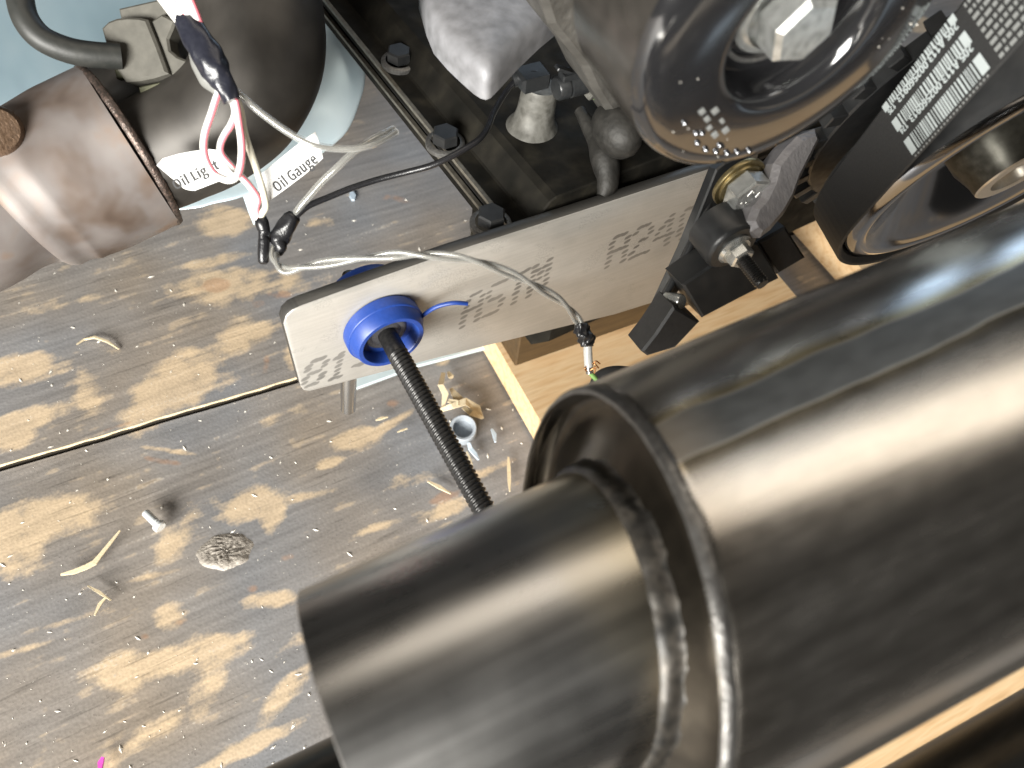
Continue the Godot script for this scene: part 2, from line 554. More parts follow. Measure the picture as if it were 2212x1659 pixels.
		col[k * 3] = int(255.0 * clampf(pow(maxf(rr, 0.0), 0.4545), 0.0, 1.0))
		col[k * 3 + 1] = int(255.0 * clampf(pow(maxf(gg, 0.0), 0.4545), 0.0, 1.0))
		col[k * 3 + 2] = int(255.0 * clampf(pow(maxf(bb, 0.0), 0.4545), 0.0, 1.0))
		hgt[k] = int(clampf(120.0 + 60.0 * (g - 0.5) - 26.0 * m + 60.0 * (fn - 0.5) + 40.0 * (b - 0.5) - 50.0 * cr, 0.0, 255.0))
	var m2 := mat(Color.WHITE, 0.46, 0.0, 0.5)
	m2.albedo_texture = ImageTexture.create_from_image(Image.create_from_data(w, h, false, Image.FORMAT_RGB8, col))
	m2.heightmap_enabled = true
	m2.heightmap_scale = 0.05
	m2.heightmap_texture = ImageTexture.create_from_image(Image.create_from_data(w, h, false, Image.FORMAT_L8, hgt))
	return m2

const GLYPH := {"A": ["01110", "10001", "10001", "11111", "10001", "10001", "10001"], "2": ["01110", "10001", "00001", "00110", "01000", "10000", "11111"], "4": ["00010", "00110", "01010", "10010", "11111", "00010", "00010"], "0": ["01110", "10001", "10001", "10001", "10001", "10001", "01110"], "S": ["01111", "10000", "10000", "01110", "00001", "00001", "11110"], "T": ["11111", "00100", "00100", "00100", "00100", "00100", "00100"], "M": ["10001", "11011", "10101", "10101", "10001", "10001", "10001"], "8": ["01110", "10001", "10001", "01110", "10001", "10001", "01110"], "1": ["00100", "01100", "00100", "00100", "00100", "00100", "01110"], "3": ["11110", "00001", "00001", "01110", "00001", "00001", "11110"], "-": ["00000", "00000", "00000", "01110", "00000", "00000", "00000"], "6": ["01110", "10000", "10000", "11110", "10001", "10001", "01110"]}

const QX0 := 0.03
const QX1 := 0.33
const QY0 := 0.10
const QY1 := 0.25

func plate_material() -> StandardMaterial3D:
	var w := 1200
	var h := 600
	var n1 := noise_bytes(w, h, w / 4, h / 4, 0.03, 41, 4)
	var gr := noise_bytes(w, h, w / 24, h, 0.12, 42, 3)
	var fi := noise_bytes(w, h, w, h, 0.2, 43, 2)
	var ink := PackedFloat32Array()
	ink.resize(w * h)
	# faded ink-jet print: each dot is a small slanted blot
	for line in [["A240", 1312, 577, 51, -20, 12, -62], ["ASTM", 998, 706, 48, -22, 14, -64], ["81", 656, 836, 52, -15, 14, -54], ["-", 752, 808, 50, -14, 8, -30]]:
		var txt: String = line[0]
		for ci in txt.length():
			var gl: Array = GLYPH[txt[ci]]
			for ry in 7:
				for rx in 5:
					if gl[ry][rx] != "1":
						continue
					var fx := ci + rx / 5.9
					var fy := (6 - ry) / 6.0
					var q := PZ(line[1] + line[3] * fx + line[5] * fy, line[2] + line[4] * fx + line[6] * fy, -0.2375)
					var ux := (q.x - QX0) / (QX1 - QX0) * w + rng.randf_range(-1.2, 1.2)
					var uy := (QY1 - q.y) / (QY1 - QY0) * h + rng.randf_range(-1.0, 1.0)
					var rr := rng.randf_range(1.1, 1.6)
					for dy in range(-8, 9):
						for dx in range(-10, 11):
							var ii := int(ux) + dx
							var jj := int(uy) + dy
							if ii < 0 or jj < 0 or ii >= w or jj >= h:
								continue
							var ex := (dx * 0.93 - dy * 0.35) / (7.6 * rr)
							var ey := (dy * 0.93 + dx * 0.35) / (4.0 * rr)
							var f := clampf((1.0 - (ex * ex + ey * ey)) * 2.2, 0.0, 1.0)
							ink[jj * w + ii] = maxf(ink[jj * w + ii], f)
	var col := PackedByteArray()
	col.resize(w * h * 3)
	for k in w * h:
		var d := 0.92 + 0.16 * (n1[k] / 255.0 - 0.5) + 0.12 * (gr[k] / 255.0 - 0.5) + 0.06 * (fi[k] / 255.0 - 0.5)
		var i := ink[k] * (0.44 + 0.3 * (n1[k] / 255.0 - 0.3))
		d *= 1.0 - i
		d *= 1.0 - 0.16 * smooth01(0.60, 0.72, n1[k] / 255.0) * smooth01(0.45, 0.6, fi[k] / 255.0)
		if k % w > w - 40 and k / w < 40:
			d = 0.16 + 0.10 * (fi[k] / 255.0 - 0.5)  # dark patch that paints the shade on the plate's edges
		col[k * 3] = int(255.0 * pow(clampf(0.47 * d, 0.0, 1.0), 0.4545))
		col[k * 3 + 1] = int(255.0 * pow(clampf(0.452 * d, 0.0, 1.0), 0.4545))
		col[k * 3 + 2] = int(255.0 * pow(clampf(0.42 * d, 0.0, 1.0), 0.4545))
	var m := mat(Color.WHITE, 0.42, 0.45)
	m.albedo_texture = ImageTexture.create_from_image(Image.create_from_data(w, h, false, Image.FORMAT_RGB8, col))
	return m

# can: u round the can, v along it; the welded seam with its heat tint runs along one line
func can_material(seam_u: float) -> StandardMaterial3D:
	var w := 1024
	var h := 512
	var gr := noise_bytes(w, h, w, h / 32, 0.03, 51, 4)
	var n1 := noise_bytes(w, h, w / 4, h / 4, 0.03, 52, 4)
	var n2 := noise_bytes(w, h, w, h, 0.06, 53, 3)
	var col := PackedByteArray()
	col.resize(w * h * 3)
	var rgh := PackedByteArray()
	rgh.resize(w * h)
	var met := PackedByteArray()
	met.resize(w * h)
	for j in h:
		for i in w:
			var k := j * w + i
			var u := float(i) / w
			var du := u - seam_u
			du -= roundf(du)
			var v := float(j) / h
			var s := 0.60 + 0.10 * (gr[k] / 255.0 - 0.5) + 0.06 * (n1[k] / 255.0 - 0.5)
			var c := Vector3(s * 1.0, s * 0.955, s * 0.89)
			var wob := (n1[k] / 255.0 - 0.5) * 0.010
			var x := du + wob
			var half := 0.017 + 0.006 * (n1[(k + 4000) % (w * h)] / 255.0 - 0.5)
			var band := 1.0 - smooth01(half - 0.004, half, absf(x))
			var tint := (1.0 - smooth01(half, half + 0.011, absf(x))) * (1.0 - band)
			var far := (1.0 - smooth01(half + 0.008, half + 0.05, absf(x)))
			c = c.lerp(Vector3(0.42, 0.47, 0.52), far * 0.5)
			c = c.lerp(Vector3(0.40, 0.31, 0.13), tint * (0.75 if x < 0 else 0.5))
			met[k] = int(255.0 * (1.0 - 0.85 * band))
			var bl := 0.022 + 0.03 * (n2[k] / 255.0)
			c = c.lerp(Vector3(bl, bl * 1.08, bl * 1.12), band * 0.95)
			# heat marks next to the end
			var e := 1.0 - smooth01(0.0, 0.05, v)
			c = c.lerp(Vector3(0.30, 0.24, 0.17), e * 0.35)
			col[k * 3] = int(255.0 * pow(c.x, 0.4545))
			col[k * 3 + 1] = int(255.0 * pow(c.y, 0.4545))
			col[k * 3 + 2] = int(255.0 * pow(c.z, 0.4545))
			rgh[k] = int(255.0 * clampf(0.25 + 0.15 * band + 0.10 * (gr[k] / 255.0 - 0.5) + 0.05 * (n2[k] / 255.0 - 0.5), 0.05, 1.0))
	var m := mat(Color.WHITE, 1.0, 1.0)
	m.albedo_texture = ImageTexture.create_from_image(Image.create_from_data(w, h, false, Image.FORMAT_RGB8, col))
	m.roughness_texture = ImageTexture.create_from_image(Image.create_from_data(w, h, false, Image.FORMAT_L8, rgh))
	m.roughness_texture_channel = BaseMaterial3D.TEXTURE_CHANNEL_RED
	m.metallic_texture = ImageTexture.create_from_image(Image.create_from_data(w, h, false, Image.FORMAT_L8, met))
	m.metallic_texture_channel = BaseMaterial3D.TEXTURE_CHANNEL_RED
	return m

func tube_material() -> StandardMaterial3D:
	var w := 512
	var h := 512
	var gr := noise_bytes(w, h, w, h / 64, 0.09, 81, 4)
	var n1 := noise_bytes(w, h, w / 4, h / 8, 0.04, 82, 4)
	var n2 := noise_bytes(w, h, w, h, 0.10, 83, 3)
	var col := PackedByteArray()
	col.resize(w * h * 3)
	var rgh := PackedByteArray()
	rgh.resize(w * h)
	for j in h:
		for i in w:
			var k := j * w + i
			var v := float(j) / h
			var s := 0.42 + 0.05 * (gr[k] / 255.0 - 0.5) + 0.06 * (n1[k] / 255.0 - 0.5)
			if n2[k] > 222:
				s *= 0.9
			var e := smooth01(0.55, 0.95, v + 0.16 * (n1[k] / 255.0 - 0.5))
			col[k * 3] = int(255.0 * pow(s * lerpf(1.0, 0.98, e), 0.4545))
			col[k * 3 + 1] = int(255.0 * pow(s * lerpf(0.985, 0.86, e), 0.4545))
			col[k * 3 + 2] = int(255.0 * pow(s * lerpf(0.96, 0.62, e), 0.4545))
			rgh[k] = int(255.0 * clampf(0.29 + 0.05 * (gr[k] / 255.0 - 0.5) + 0.06 * (n1[k] / 255.0 - 0.5), 0.05, 1.0))
	var m := mat(Color.WHITE, 1.0, 1.0)
	m.albedo_texture = ImageTexture.create_from_image(Image.create_from_data(w, h, false, Image.FORMAT_RGB8, col))
	m.roughness_texture = ImageTexture.create_from_image(Image.create_from_data(w, h, false, Image.FORMAT_L8, rgh))
	m.roughness_texture_channel = BaseMaterial3D.TEXTURE_CHANNEL_RED
	m.uv1_scale = Vector3(1, 1.0 / 0.10, 1)
	m.uv1_offset = Vector3(0, 1.03, 0)
	return m

# ================================================================ the scene
func _ready() -> void:
	rng.seed = 77
	CB = Basis(Vector3(0.87753, 0.089057, 0.471179), Vector3(0.34681, 0.56071, -0.751882), Vector3(-0.331155, 0.823209, 0.461154))
	var cam := Camera3D.new()
	cam.name = "camera"
	add_child(cam)
	cam.transform = Transform3D(CB, Vector3(0, CAM_H, 0))
	var at := CameraAttributesPhysical.new()
	at.frustum_focal_length = 25.73
	at.frustum_focus_distance = 0.44
	at.frustum_near = 0.02
	at.frustum_far = 60.0
	at.exposure_aperture = 9.5
	cam.attributes = at
	cam.fov = 50.0
	cam.near = 0.02
	cam.far = 60.0
	cam.current = true
	var we := WorldEnvironment.new()
	we.name = "world"
	var en := Environment.new()
	en.background_mode = Environment.BG_COLOR
	en.background_color = lin(.034, .032, .029)
	en.tonemap_mode = Environment.TONE_MAPPER_LINEAR
	en.tonemap_exposure = 1.0
	en.sdfgi_enabled = true
	en.ssao_enabled = true
	en.ssil_enabled = true
	we.environment = en
	add_child(we)
	# daylight from the open side, low on the left; a dim warm ceiling; a cool window behind the engine
	lamp("daylight_opening", Vector3(-2.05, 1.05, 1.35), Vector3(0.1, 0.1, -0.3), Vector2(2.1, 1.05), Color(1.0, 0.99, 0.965), 34.0)
	lamp("ceiling_light", Vector3(0.65, 2.0, -0.36), Vector3(0.6, 0.0, -0.3), Vector2(2.4, 0.62), Color(1.0, 0.95, 0.88), 1.1)
	lamp("window_light", Vector3(1.1, 0.75, -1.1), Vector3(0.3, 0.3, -0.05), Vector2(1.1, 0.3), Color(0.82, 0.91, 1.0), 0.35)

	materials()
	build_floor()
	build_engine()
	build_exhaust()
	build_plate()
	build_pulleys()
	build_mount()
	build_wiring()
	build_muffler()
	build_debris()

func lamp(called: String, at: Vector3, to: Vector3, size: Vector2, c: Color, e: float) -> void:
	var l := AreaLight3D.new()
	l.name = called
	l.area_size = size
	l.light_color = c
	l.light_energy = e
	l.area_normalize_energy = true
	l.area_range = 12.0
	l.shadow_enabled = true
	add_child(l)
	l.look_at_from_position(at, to, Vector3.UP)

# ---------------------------------------------------------------- floor
func build_floor() -> void:
	var ply := plywood_material()
	var fl := Node3D.new()
	fl.name = "plywood_floor"
	fl.set_meta("kind", "structure")
	add_child(fl)
	var sa := FL(0, 1004)
	var sb := FL(637, 815)
	var k := (sb.z - sa.z) / (sb.x - sa.x)
	var seam := func(x: float) -> float: return sa.z + k * (x - sa.x) + 0.0003 * sin(x * 60.0) + 0.00015 * sin(x * 233.0)
	for side in 2:
		var mb := MB.new()
		var top := 0.0 if side == 0 else -0.0035
		var xs := 60
		var x0 := -1.6
		var x1 := 1.8
		var edge := []
		for i in xs + 1:
			var x := lerpf(-0.4, 0.7, float(i) / xs)
			if i == 0:
				x = x0
			if i == xs:
				x = x1
			edge.append(Vector3(x, top, seam.call(clampf(x, -0.5, 0.8)) + (0.0 if side == 0 else 0.0033)))
		var uvf := func(p: Vector3) -> Vector2: return Vector2((p.x - FX0) / (FX1 - FX0), (p.z - FZ0) / (FZ1 - FZ0))
		mb.flat()
		for i in xs:
			var a: Vector3 = edge[i]
			var b: Vector3 = edge[i + 1]
			var fz := -2.2 if side == 0 else 0.5
			var c := Vector3(b.x, top, fz)
			var d := Vector3(a.x, top, fz)
			var dn := Vector3(0, -0.016, 0)
			if side == 0:
				mb.quad(a, b, c, d, uvf.call(a), uvf.call(b), uvf.call(c), uvf.call(d))
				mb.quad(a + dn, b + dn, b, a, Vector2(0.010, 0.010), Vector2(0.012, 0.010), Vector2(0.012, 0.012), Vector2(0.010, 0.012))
			else:
				mb.quad(d, c, b, a, uvf.call(d), uvf.call(c), uvf.call(b), uvf.call(a))
				mb.quad(b + dn, a + dn, a, b)
		part("plywood_sheet", mb, ply, fl)
	# raw veneer edge along the joint, a hair proud of the sheet's side
	var eb := MB.new()
	eb.flat()
	for i in 110:
		var xa := -0.3 + i * 0.006
		var pa := Vector3(xa, -0.0002, seam.call(xa) + 0.0005)
		var pb := Vector3(xa + 0.006, -0.0002, seam.call(xa + 0.006) + 0.0005)
		var ha := 0.0019 + 0.0005 * sin(i * 1.7)
		eb.quad(pa - Vector3(0, ha, 0), pb - Vector3(0, 0.0019 + 0.0005 * sin((i + 1) * 1.7), 0), pb, pa)
		eb.quad(pa, pb, pb - Vector3(0, 0, 0.0005), pa - Vector3(0, 0, 0.0005))
	part("veneer_edge", eb, M.veneer, fl)
	# the knot: a raised, cracked oval
	var kb := MB.new()
	var kc := FL(483, 1187)
	var ka := FL(545, 1172) - kc
	var kd := FL(492, 1226) - kc
	var nz := FastNoiseLite.new()
	nz.seed = 4
	nz.frequency = 0.35
	var rows := []
	for i in 12:
		var rr := i / 11.0
		var row := []
		for j in 40:
			var a := TAU * j / 40.0
			var e := 1.0 + 0.16 * nz.get_noise_2d(cos(a) * 5, sin(a) * 5)
			var p := kc + (ka * cos(a) + kd * sin(a)) * rr * e
			p.y = -0.0037 + 0.0009 * (1.0 - pow(rr, 6.0)) + 0.0022 * (nz.get_noise_2d(p.x * 1500, p.z * 1500) + 0.3) * (1.0 - pow(rr, 3.0)) + 0.0020 * maxf(0.0, sin(a)) * rr * (1.0 - pow(rr, 9.0))
			row.append(p)
		rows.append(row)
	rows.reverse()
	kb.smooth()
	kb.grid(rows)
	part("wood_knot", kb, M.knot, fl)
	# planks lying on the floor
	var pl := thing("pine_plank", "pale pine plank lying on the plywood below the mounting plate", "plank", Vector3(0.32, 0, -0.27))
	var b1 := MB.new()
	b1.box(Transform3D(Basis(Vector3.UP, deg_to_rad(-2.0)), Vector3(0.322, 0.0152, -0.262)), Vector3(0.245, 0.0296, 0.26), 0.0012)
	part("board", b1, M.pine, pl)
	var dt := MB.new()  # added block, coloured dark to stand for shade on the plank
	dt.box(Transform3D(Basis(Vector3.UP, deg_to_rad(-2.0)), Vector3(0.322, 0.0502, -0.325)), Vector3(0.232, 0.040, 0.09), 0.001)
	solo("shade_block", dt, M.stained, "added dark brown block on the pine plank standing for the shade behind the mounting plate", "timber")
	var e1 := FL(1755, 560)
	var b2 := MB.new()
	b2.box(Transform3D(Basis(Vector3.UP, deg_to_rad(-2.0)), Vector3(e1.x + 0.022, 0.0152, -0.30)), Vector3(0.036, 0.0296, 0.30), 0.0012)
	solo("pine_block", b2, M.pine, "pale pine block on the floor under the belt's left bend", "wood block")
	var q1 := FL(1850, 1659)
	var q2 := FL(2212, 1480)
	var b3 := MB.new()
	b3.box(Transform3D(Basis(Vector3.UP, atan2(-(q2.z - q1.z), q2.x - q1.x)), (q1 + q2) / 2 + Vector3(0, 0.0077, 0.02)), Vector3(0.7, 0.0145, 0.16), 0.001)
	solo("pine_batten", b3, M.pine, "pale pine batten on the floor in the bottom right corner below the exhaust can", "batten")
	# pale blue sheet strip
	var sp := MB.new()
	var poly := PackedVector2Array()
	for p in [FL(752, 852), FL(905, 796), FL(1118, 741), FL(1100, 690), FL(745, 790)]:
		poly.append(Vector2(p.x, -p.z))
	sp.prism(poly, Transform3D(Basis(Vector3.RIGHT, -PI / 2), Vector3(0, 0.0045, 0)), 0.003, 0.0004)
	solo("metal_strip", sp, M.strip, "pale blue flat metal strip on the plywood under the mounting plate", "metal strip")

# ---------------------------------------------------------------- engine block, pan, castings
func build_engine() -> void:
	var t := thing("engine_oil_pan", "grimy black engine oil pan with a bolted flange behind the mounting plate", "engine pan", Vector3(0.3, 0.15, -0.45))
	var fx := Basis(Vector3.UP, deg_to_rad(3.6))
	var zc := -0.47
	# rail: two layers and a gasket; its left edge runs back along the engine
	for q in [[0.2195, 0.0075, 0.0], [0.2085, 0.0080, -0.0006]]:
		var mb := MB.new()
		mb.box(Transform3D(fx, Vector3(0.3005 + q[2], q[0] - q[1] / 2, zc)), Vector3(0.30, q[1], 0.447), 0.0012)
		part("pan_rail", mb, M.pan, t)
	var gk := MB.new()
	gk.box(Transform3D(fx, Vector3(0.302, 0.2103, zc)), Vector3(0.30, 0.0030, 0.445), 0.0003)
	part("gasket", gk, M.black_rubber, t)
	for q in [[0.2196, 0.0022], [0.2090, 0.0022]]:
		var mb := MB.new()
		mb.box(Transform3D(fx, Vector3(0.1496, q[0] - 0.0012, zc)), Vector3(0.0022, q[1], 0.446), 0.0007)
		part("machined_edge", mb, M.rail_edge, t)
	# the body rises inside the rail
	var bd := MB.new()
	var prof := PackedVector2Array([Vector2(0.0, 0.0), Vector2(0.004, 0.0015), Vector2(0.007, 0.006), Vector2(0.012, 0.0125), Vector2(0.016, 0.0145), Vector2(0.27, 0.0150), Vector2(0.27, -0.02), Vector2(0.0, -0.02)])
	bd.prism(prof, Transform3D(fx, Vector3(0.171, 0.2185, zc + 0.2235) + fx * Vector3(0, 0, 0)), 0.447, 0.0008)
	part("pan_body", bd, M.pan, t)
	var sk := MB.new()
	sk.box(Transform3D(fx, Vector3(0.352, 0.136, -0.322)), Vector3(0.30, 0.126, 0.10), 0.008)
	part("pan_sump", sk, M.pan, t)
	for q in [[863, 132], [962, 308], [1060, 482]]:
		var c := FL(q[0], q[1], 0.2215)
		var b := MB.new()
		var f := frame(Vector3(c.x, 0.2196, c.z), Vector3.UP, Vector3.BACK)
		b.lathe([[0.0106, 0.0], [0.0106, 0.0022], [0.0100, 0.0028], [0.0080, 0.0030]], f, 28)
		var bolt := part("flange_bolt", b, M.dull_steel, t)
		var hx := PackedVector2Array()
		for i in 6:
			hx.append(Vector2(cos(TAU * i / 6), sin(TAU * i / 6)) * 0.0074)
		var hb := MB.new()
		hb.prism(hx, f.translated_local(Vector3(0, 0, 0.0095)), 0.0068, 0.0008)
		part("bolt_head", hb, M.black_paint, bolt)
	# cast aluminium housing: pointed lobe
	var ch := thing("cast_housing", "pointed rough grey cast aluminium housing at the top edge", "engine casting", FL(1060, 0, 0.30))
	var hp := PackedVector2Array()
	for q in [[905, -40], [922, 18], [938, 56], [968, 90], [1000, 120], [1028, 144], [1043, 153], [1054, 156], [1065, 152], [1085, 132], [1125, 90], [1172, 46], [1212, 14], [1240, -40]]:
		var p := FL(q[0], q[1], 0.30)
		hp.append(Vector2(p.x, -p.z))
	var hm := MB.new()
	var hcn := FL(1070, -10, 0.30)
	var hr := []
	for q in [[1.0, -.014], [1.005, -.006], [0.985, -.002], [0.95, .0005], [0.88, .002], [0.7, .0032], [0.4, .004], [0.02, .0044]]:
		var row := []
		for p in hp:
			row.append(Vector3(lerpf(hcn.x, p.x, q[0]), 0.30 + q[1], lerpf(hcn.z, -p.y, q[0])))
		row.reverse()
		hr.append(row)
	hm.smooth()
	hm.grid(hr)
	part("lobe", hm, M.cast, ch)
	# dark front cover behind the pulley
	var fc := thing("front_cover", "dark grey cast front cover behind the black tensioner pulley", "engine casting", PZ(1290, 120, -0.25))
	var fp := PackedVector2Array()
	for q in [[1150, -60], [1480, -60], [1480, 330], [1350, 300], [1285, 200], [1262, 150], [1232, 112], [1190, 60]]:
		var p := PZ(q[0], q[1], -0.262)
		fp.append(Vector2(p.x, p.y))
	var fm := MB.new()
	fm.prism(fp, Transform3D(Basis(), Vector3(0, 0, -0.262)), 0.03, 0.003)
	part("cover_plate", fm, M.dark_cast, fc)
	for q in [[1332, 282, 0.0115, 0.41]]:
		var b := MB.new()
		b.ball(W(q[0], q[1], q[3]), Vector3(q[2], q[2] * 1.1, q[2] * 1.4), Basis(), 18)
		part("cast_lug", b, M.darkest_cast, fc)
	var rb := MB.new()
	rb.tube(spl(WP([[1252, 238, .43], [1282, 292, .425], [1306, 340, .42], [1312, 395, .42], [1300, 425, .42]]), 5), rad([0.003, 0.0045, 0.0075, 0.006, 0.003], 5), 14)
	part("cast_rib", rb, M.darkest_cast, fc)
	# sensor and its boss
	var sb := FL(1152, 268, 0.2335)
	var sn := thing("oil_pressure_sensor", "oil pressure sensor with black plug and green ring on a pale boss", "sensor", sb)
	var bm := MB.new()
	var bf := frame(sb, Vector3(0.10, 1.0, -0.05), Vector3.BACK)
	bm.lathe([[0.0150, -0.002], [0.0128, 0.0008], [0.0112, 0.003], [0.0100, 0.008], [0.0094, 0.020], [0.0090, 0.0225], [0.0, 0.0232]], bf, 30)
	part("boss", bm, M.boss, sn)
	var xf := frame(W(1200, 193, 0.405), Vector3(1, 0.02, 0.02), Vector3.UP)
	var pc := MB.new()
	pc.lathe([[0.0, 0.0], [0.0052, 0.0002], [0.0058, 0.001], [0.0058, 0.006], [0.0048, 0.0062], [0.0048, 0.0072], [0.0060, 0.0075], [0.0060, 0.0165], [0.0, 0.0168]], xf, 20)
	var plug := part("plug_body", pc, M.black_plastic, sn)
	var cl := MB.new()
	cl.box(xf * Transform3D(Basis(), Vector3(0.0, 0.0068, 0.0085)), Vector3(0.006, 0.0034, 0.013), 0.0006)
	cl.box(xf * Transform3D(Basis(Vector3.RIGHT, 0.5), Vector3(0.0, 0.0098, 0.004)), Vector3(0.004, 0.0016, 0.012), 0.0004)
	part("clip", cl, M.black_plastic, plug)
	var wb := MB.new()
	wb.box(Transform3D(xf.basis, W(1150, 168, 0.405)), Vector3(0.011, 0.008, 0.016), 0.0015)
	wb.tube(spl(WP([[1108, 172, .405], [1130, 166, .405], [1160, 168, .405]]), 4), 0.004, 12)
	part("wire_boot", wb, M.black_plastic, sn)
	var hexp := PackedVector2Array()
	for i in 6:
		hexp.append(Vector2(cos(TAU * i / 6), sin(TAU * i / 6)) * 0.0095)
	var hx2 := MB.new()
	hx2.prism(hexp, xf.translated_local(Vector3(0, 0, 0.0212)), 0.0042, 0.0008)
	part("hex_base", hx2, M.boss, sn)
	var gr := MB.new()
	gr.lathe([[0.0070, 0.0212], [0.0098, 0.0212], [0.0104, 0.0218], [0.0098, 0.0226], [0.0104, 0.0234], [0.0098, 0.0242], [0.0070, 0.0242]], xf, 30)
	part("seal_ring", gr, M.green, sn)
	var mt := MB.new()
	mt.lathe([[0.0, 0.0242], [0.013, 0.0244], [0.015, 0.028], [0.016, 0.045], [0.0, 0.046]], xf, 30)
	part("mounting_boss", mt, M.dark_cast, sn)

# ---------------------------------------------------------------- exhaust pipes on the left
func build_exhaust() -> void:
	# sheet metal behind
	var sh := thing("heat_shield", "pale blue curved sheet metal shield behind the exhaust pipes", "heat shield", W(600, 250, .50))
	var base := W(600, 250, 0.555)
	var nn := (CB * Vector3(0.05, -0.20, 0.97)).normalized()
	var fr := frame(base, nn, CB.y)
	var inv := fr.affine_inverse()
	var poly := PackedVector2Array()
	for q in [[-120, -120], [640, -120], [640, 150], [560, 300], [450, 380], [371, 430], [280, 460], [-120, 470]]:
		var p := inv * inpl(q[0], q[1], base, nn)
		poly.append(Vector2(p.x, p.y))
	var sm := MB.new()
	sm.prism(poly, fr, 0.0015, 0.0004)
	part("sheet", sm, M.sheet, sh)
	var bk := thing("blue_bracket", "shiny pale blue bent sheet metal bracket between the dark elbow and the oil pan", "bracket", W(720, 200, .53))
	var rl := MB.new()
	rl.tube(spl(WP([[690, -70, .545], [712, 0, .545], [733, 60, .543], [738, 130, .541], [728, 190, .539], [696, 252, .537], [640, 318, .532], [580, 366, .526], [510, 398, .521], [440, 424, .518], [380, 446, .516]]), 6), rad([.020, .019, .0178, .0158, .0175, .0195, .0150, .0125, .0098, .0070, .003], 6), 28, true, null, 0.22, CB.z)
	part("bent_sheet", rl, M.bracket, bk)
	var tb0 := MB.new()
	var tpoly := PackedVector2Array()
	var tinv := fr.translated_local(Vector3(0, 0, .03)).affine_inverse()
	for q in [[514, 394], [540, 380], [553, 430], [554, 480], [548, 487], [536, 458]]:
		var p := tinv * inpl(q[0], q[1], base + nn * .03, nn)
		tpoly.append(Vector2(p.x, p.y))
	tb0.prism(tpoly, fr.translated_local(Vector3(0, 0, .03)), 0.0015, 0.0004)
	part("tab", tb0, M.bracket, bk)
	# collector with its two inlet tubes
	var ex := thing("exhaust_collector", "heat-stained steel exhaust collector with welded seam at the left edge", "exhaust pipe", W(160, 400, .41))
	var lump := func(i: int, a: float) -> float: return 1.0 + 0.005 * sin(a * 2.0 + i * 0.2) + 0.003 * sin(a * 3.0 - i * 0.3)
	var c1 := MB.new()
	c1.tube(spl(WP([[-260, 650, .385], [-120, 562, .39], [-20, 498, .395], [22, 462, .40], [62, 434, .402], [112, 402, .405], [195, 362, .41], [284, 318, .415]]), 8), rad([.0245, .0245, .026, .031, .0375, .0405, .0420, .0425], 8), 40, false, lump)
	part("collector_pipe", c1, M.heat, ex)
	var ring := MB.new()
	var rc := W(282, 319, .415)
	var rd := (W(284, 318, .415) - W(195, 362, .408)).normalized()
	var rfr := frame(rc, rd, Vector3.UP)
	var bead := func(a: float, _t: float) -> float: return 1.0 + 0.005 * sin(a * 41.0) + 0.007 * sin(a * 17.0 + 1.0)
	ring.lathe([[.0415, -.0026], [.0428, -.0016], [.0432, 0.0], [.0427, .0012], [.0405, .0020], [.030, .0024]], rfr, 140, bead)
	part("weld_bead", ring, M.weld, ex)
	var ta := MB.new()
	ta.tube(spl(WP([[205, 262, .425], [262, 222, .425], [330, 168, .428], [430, 92, .432], [500, 10, .44], [530, -90, .45]]), 8), .0225, 32, false)
	part("inlet_tube", ta, M.tube_grey, ex)
	var tb := MB.new()
	tb.tube(spl(WP([[225, 385, .410], [300, 350, .410], [372, 316, .41], [450, 278, .408], [522, 214, .406], [564, 120, .405], [560, 10, .405], [520, -110, .41]]), 8), rad([.0265, .0275, .0285, .029, .0300, .0305, .0305, .0305], 8), 40, false)
	part("elbow_tube", tb, M.heat_dark, ex)
	var lg := MB.new()
	lg.lathe([[0.0, 0.012], [.009, .012], [.0105, .010], [.0115, .002], [.0128, -.002], [.0128, -.02]], frame(W(-4, 290, .37), CB * Vector3(0.5, -0.1, 0.9), Vector3.UP), 40, func(a: float, t: float) -> float: return 1.0 + (0.03 * sin(a * 23.0) if t < 0.005 else 0.0))
	part("bung", lg, M.copper, ex)
	# hose
	var h := MB.new()
	h.tube(spl(WP([[40, -60, .37], [44, 0, .37], [58, 46, .37], [92, 84, .372], [146, 108, .376], [200, 118, .38], [262, 122, .385]]), 8), .0058, 20)
	solo("rubber_hose", h, M.hose, "dusty black rubber hose curving down to the grey connector", "hose")
	# grey plastic connector block
	var cb := thing("hose_connector", "grey plastic hose connector block with olive clips above the exhaust collector", "connector", W(300, 110, .39))
	var cn := (CB * Vector3(-0.1, -0.12, 1.0)).normalized()
	var cf := frame(W(290, 110, .385), cn, CB.y)
	var ci := cf.affine_inverse()
	var cp := PackedVector2Array()
	for q in [[218, 60], [232, 46], [250, 39], [275, 36], [300, 37], [317, 41], [340, 98], [362, 158], [330, 168], [300, 174], [270, 176], [252, 150], [234, 118]]:
		var p := ci * inpl(q[0], q[1], cf.origin, cn)
		cp.append(Vector2(p.x, p.y))
	var cm := MB.new()
	cm.prism(cp, cf, 0.016, 0.0012)
	part("block", cm, M.clamp, cb)
	var cs := MB.new()
	var sp := PackedVector2Array()
	for q in [[317, 41], [342, 25], [372, 40], [365, 60], [356, 80], [360, 104], [376, 118], [402, 128], [420, 160], [432, 180], [400, 190], [366, 170], [362, 158], [340, 98]]:
		var p := ci * inpl(q[0], q[1], cf.origin, cn)
		sp.append(Vector2(p.x, p.y))
	cs.prism(sp, cf.translated_local(Vector3(0, 0, -0.003)), 0.010, 0.001)
	part("side_flange", cs, M.clamp, cb)
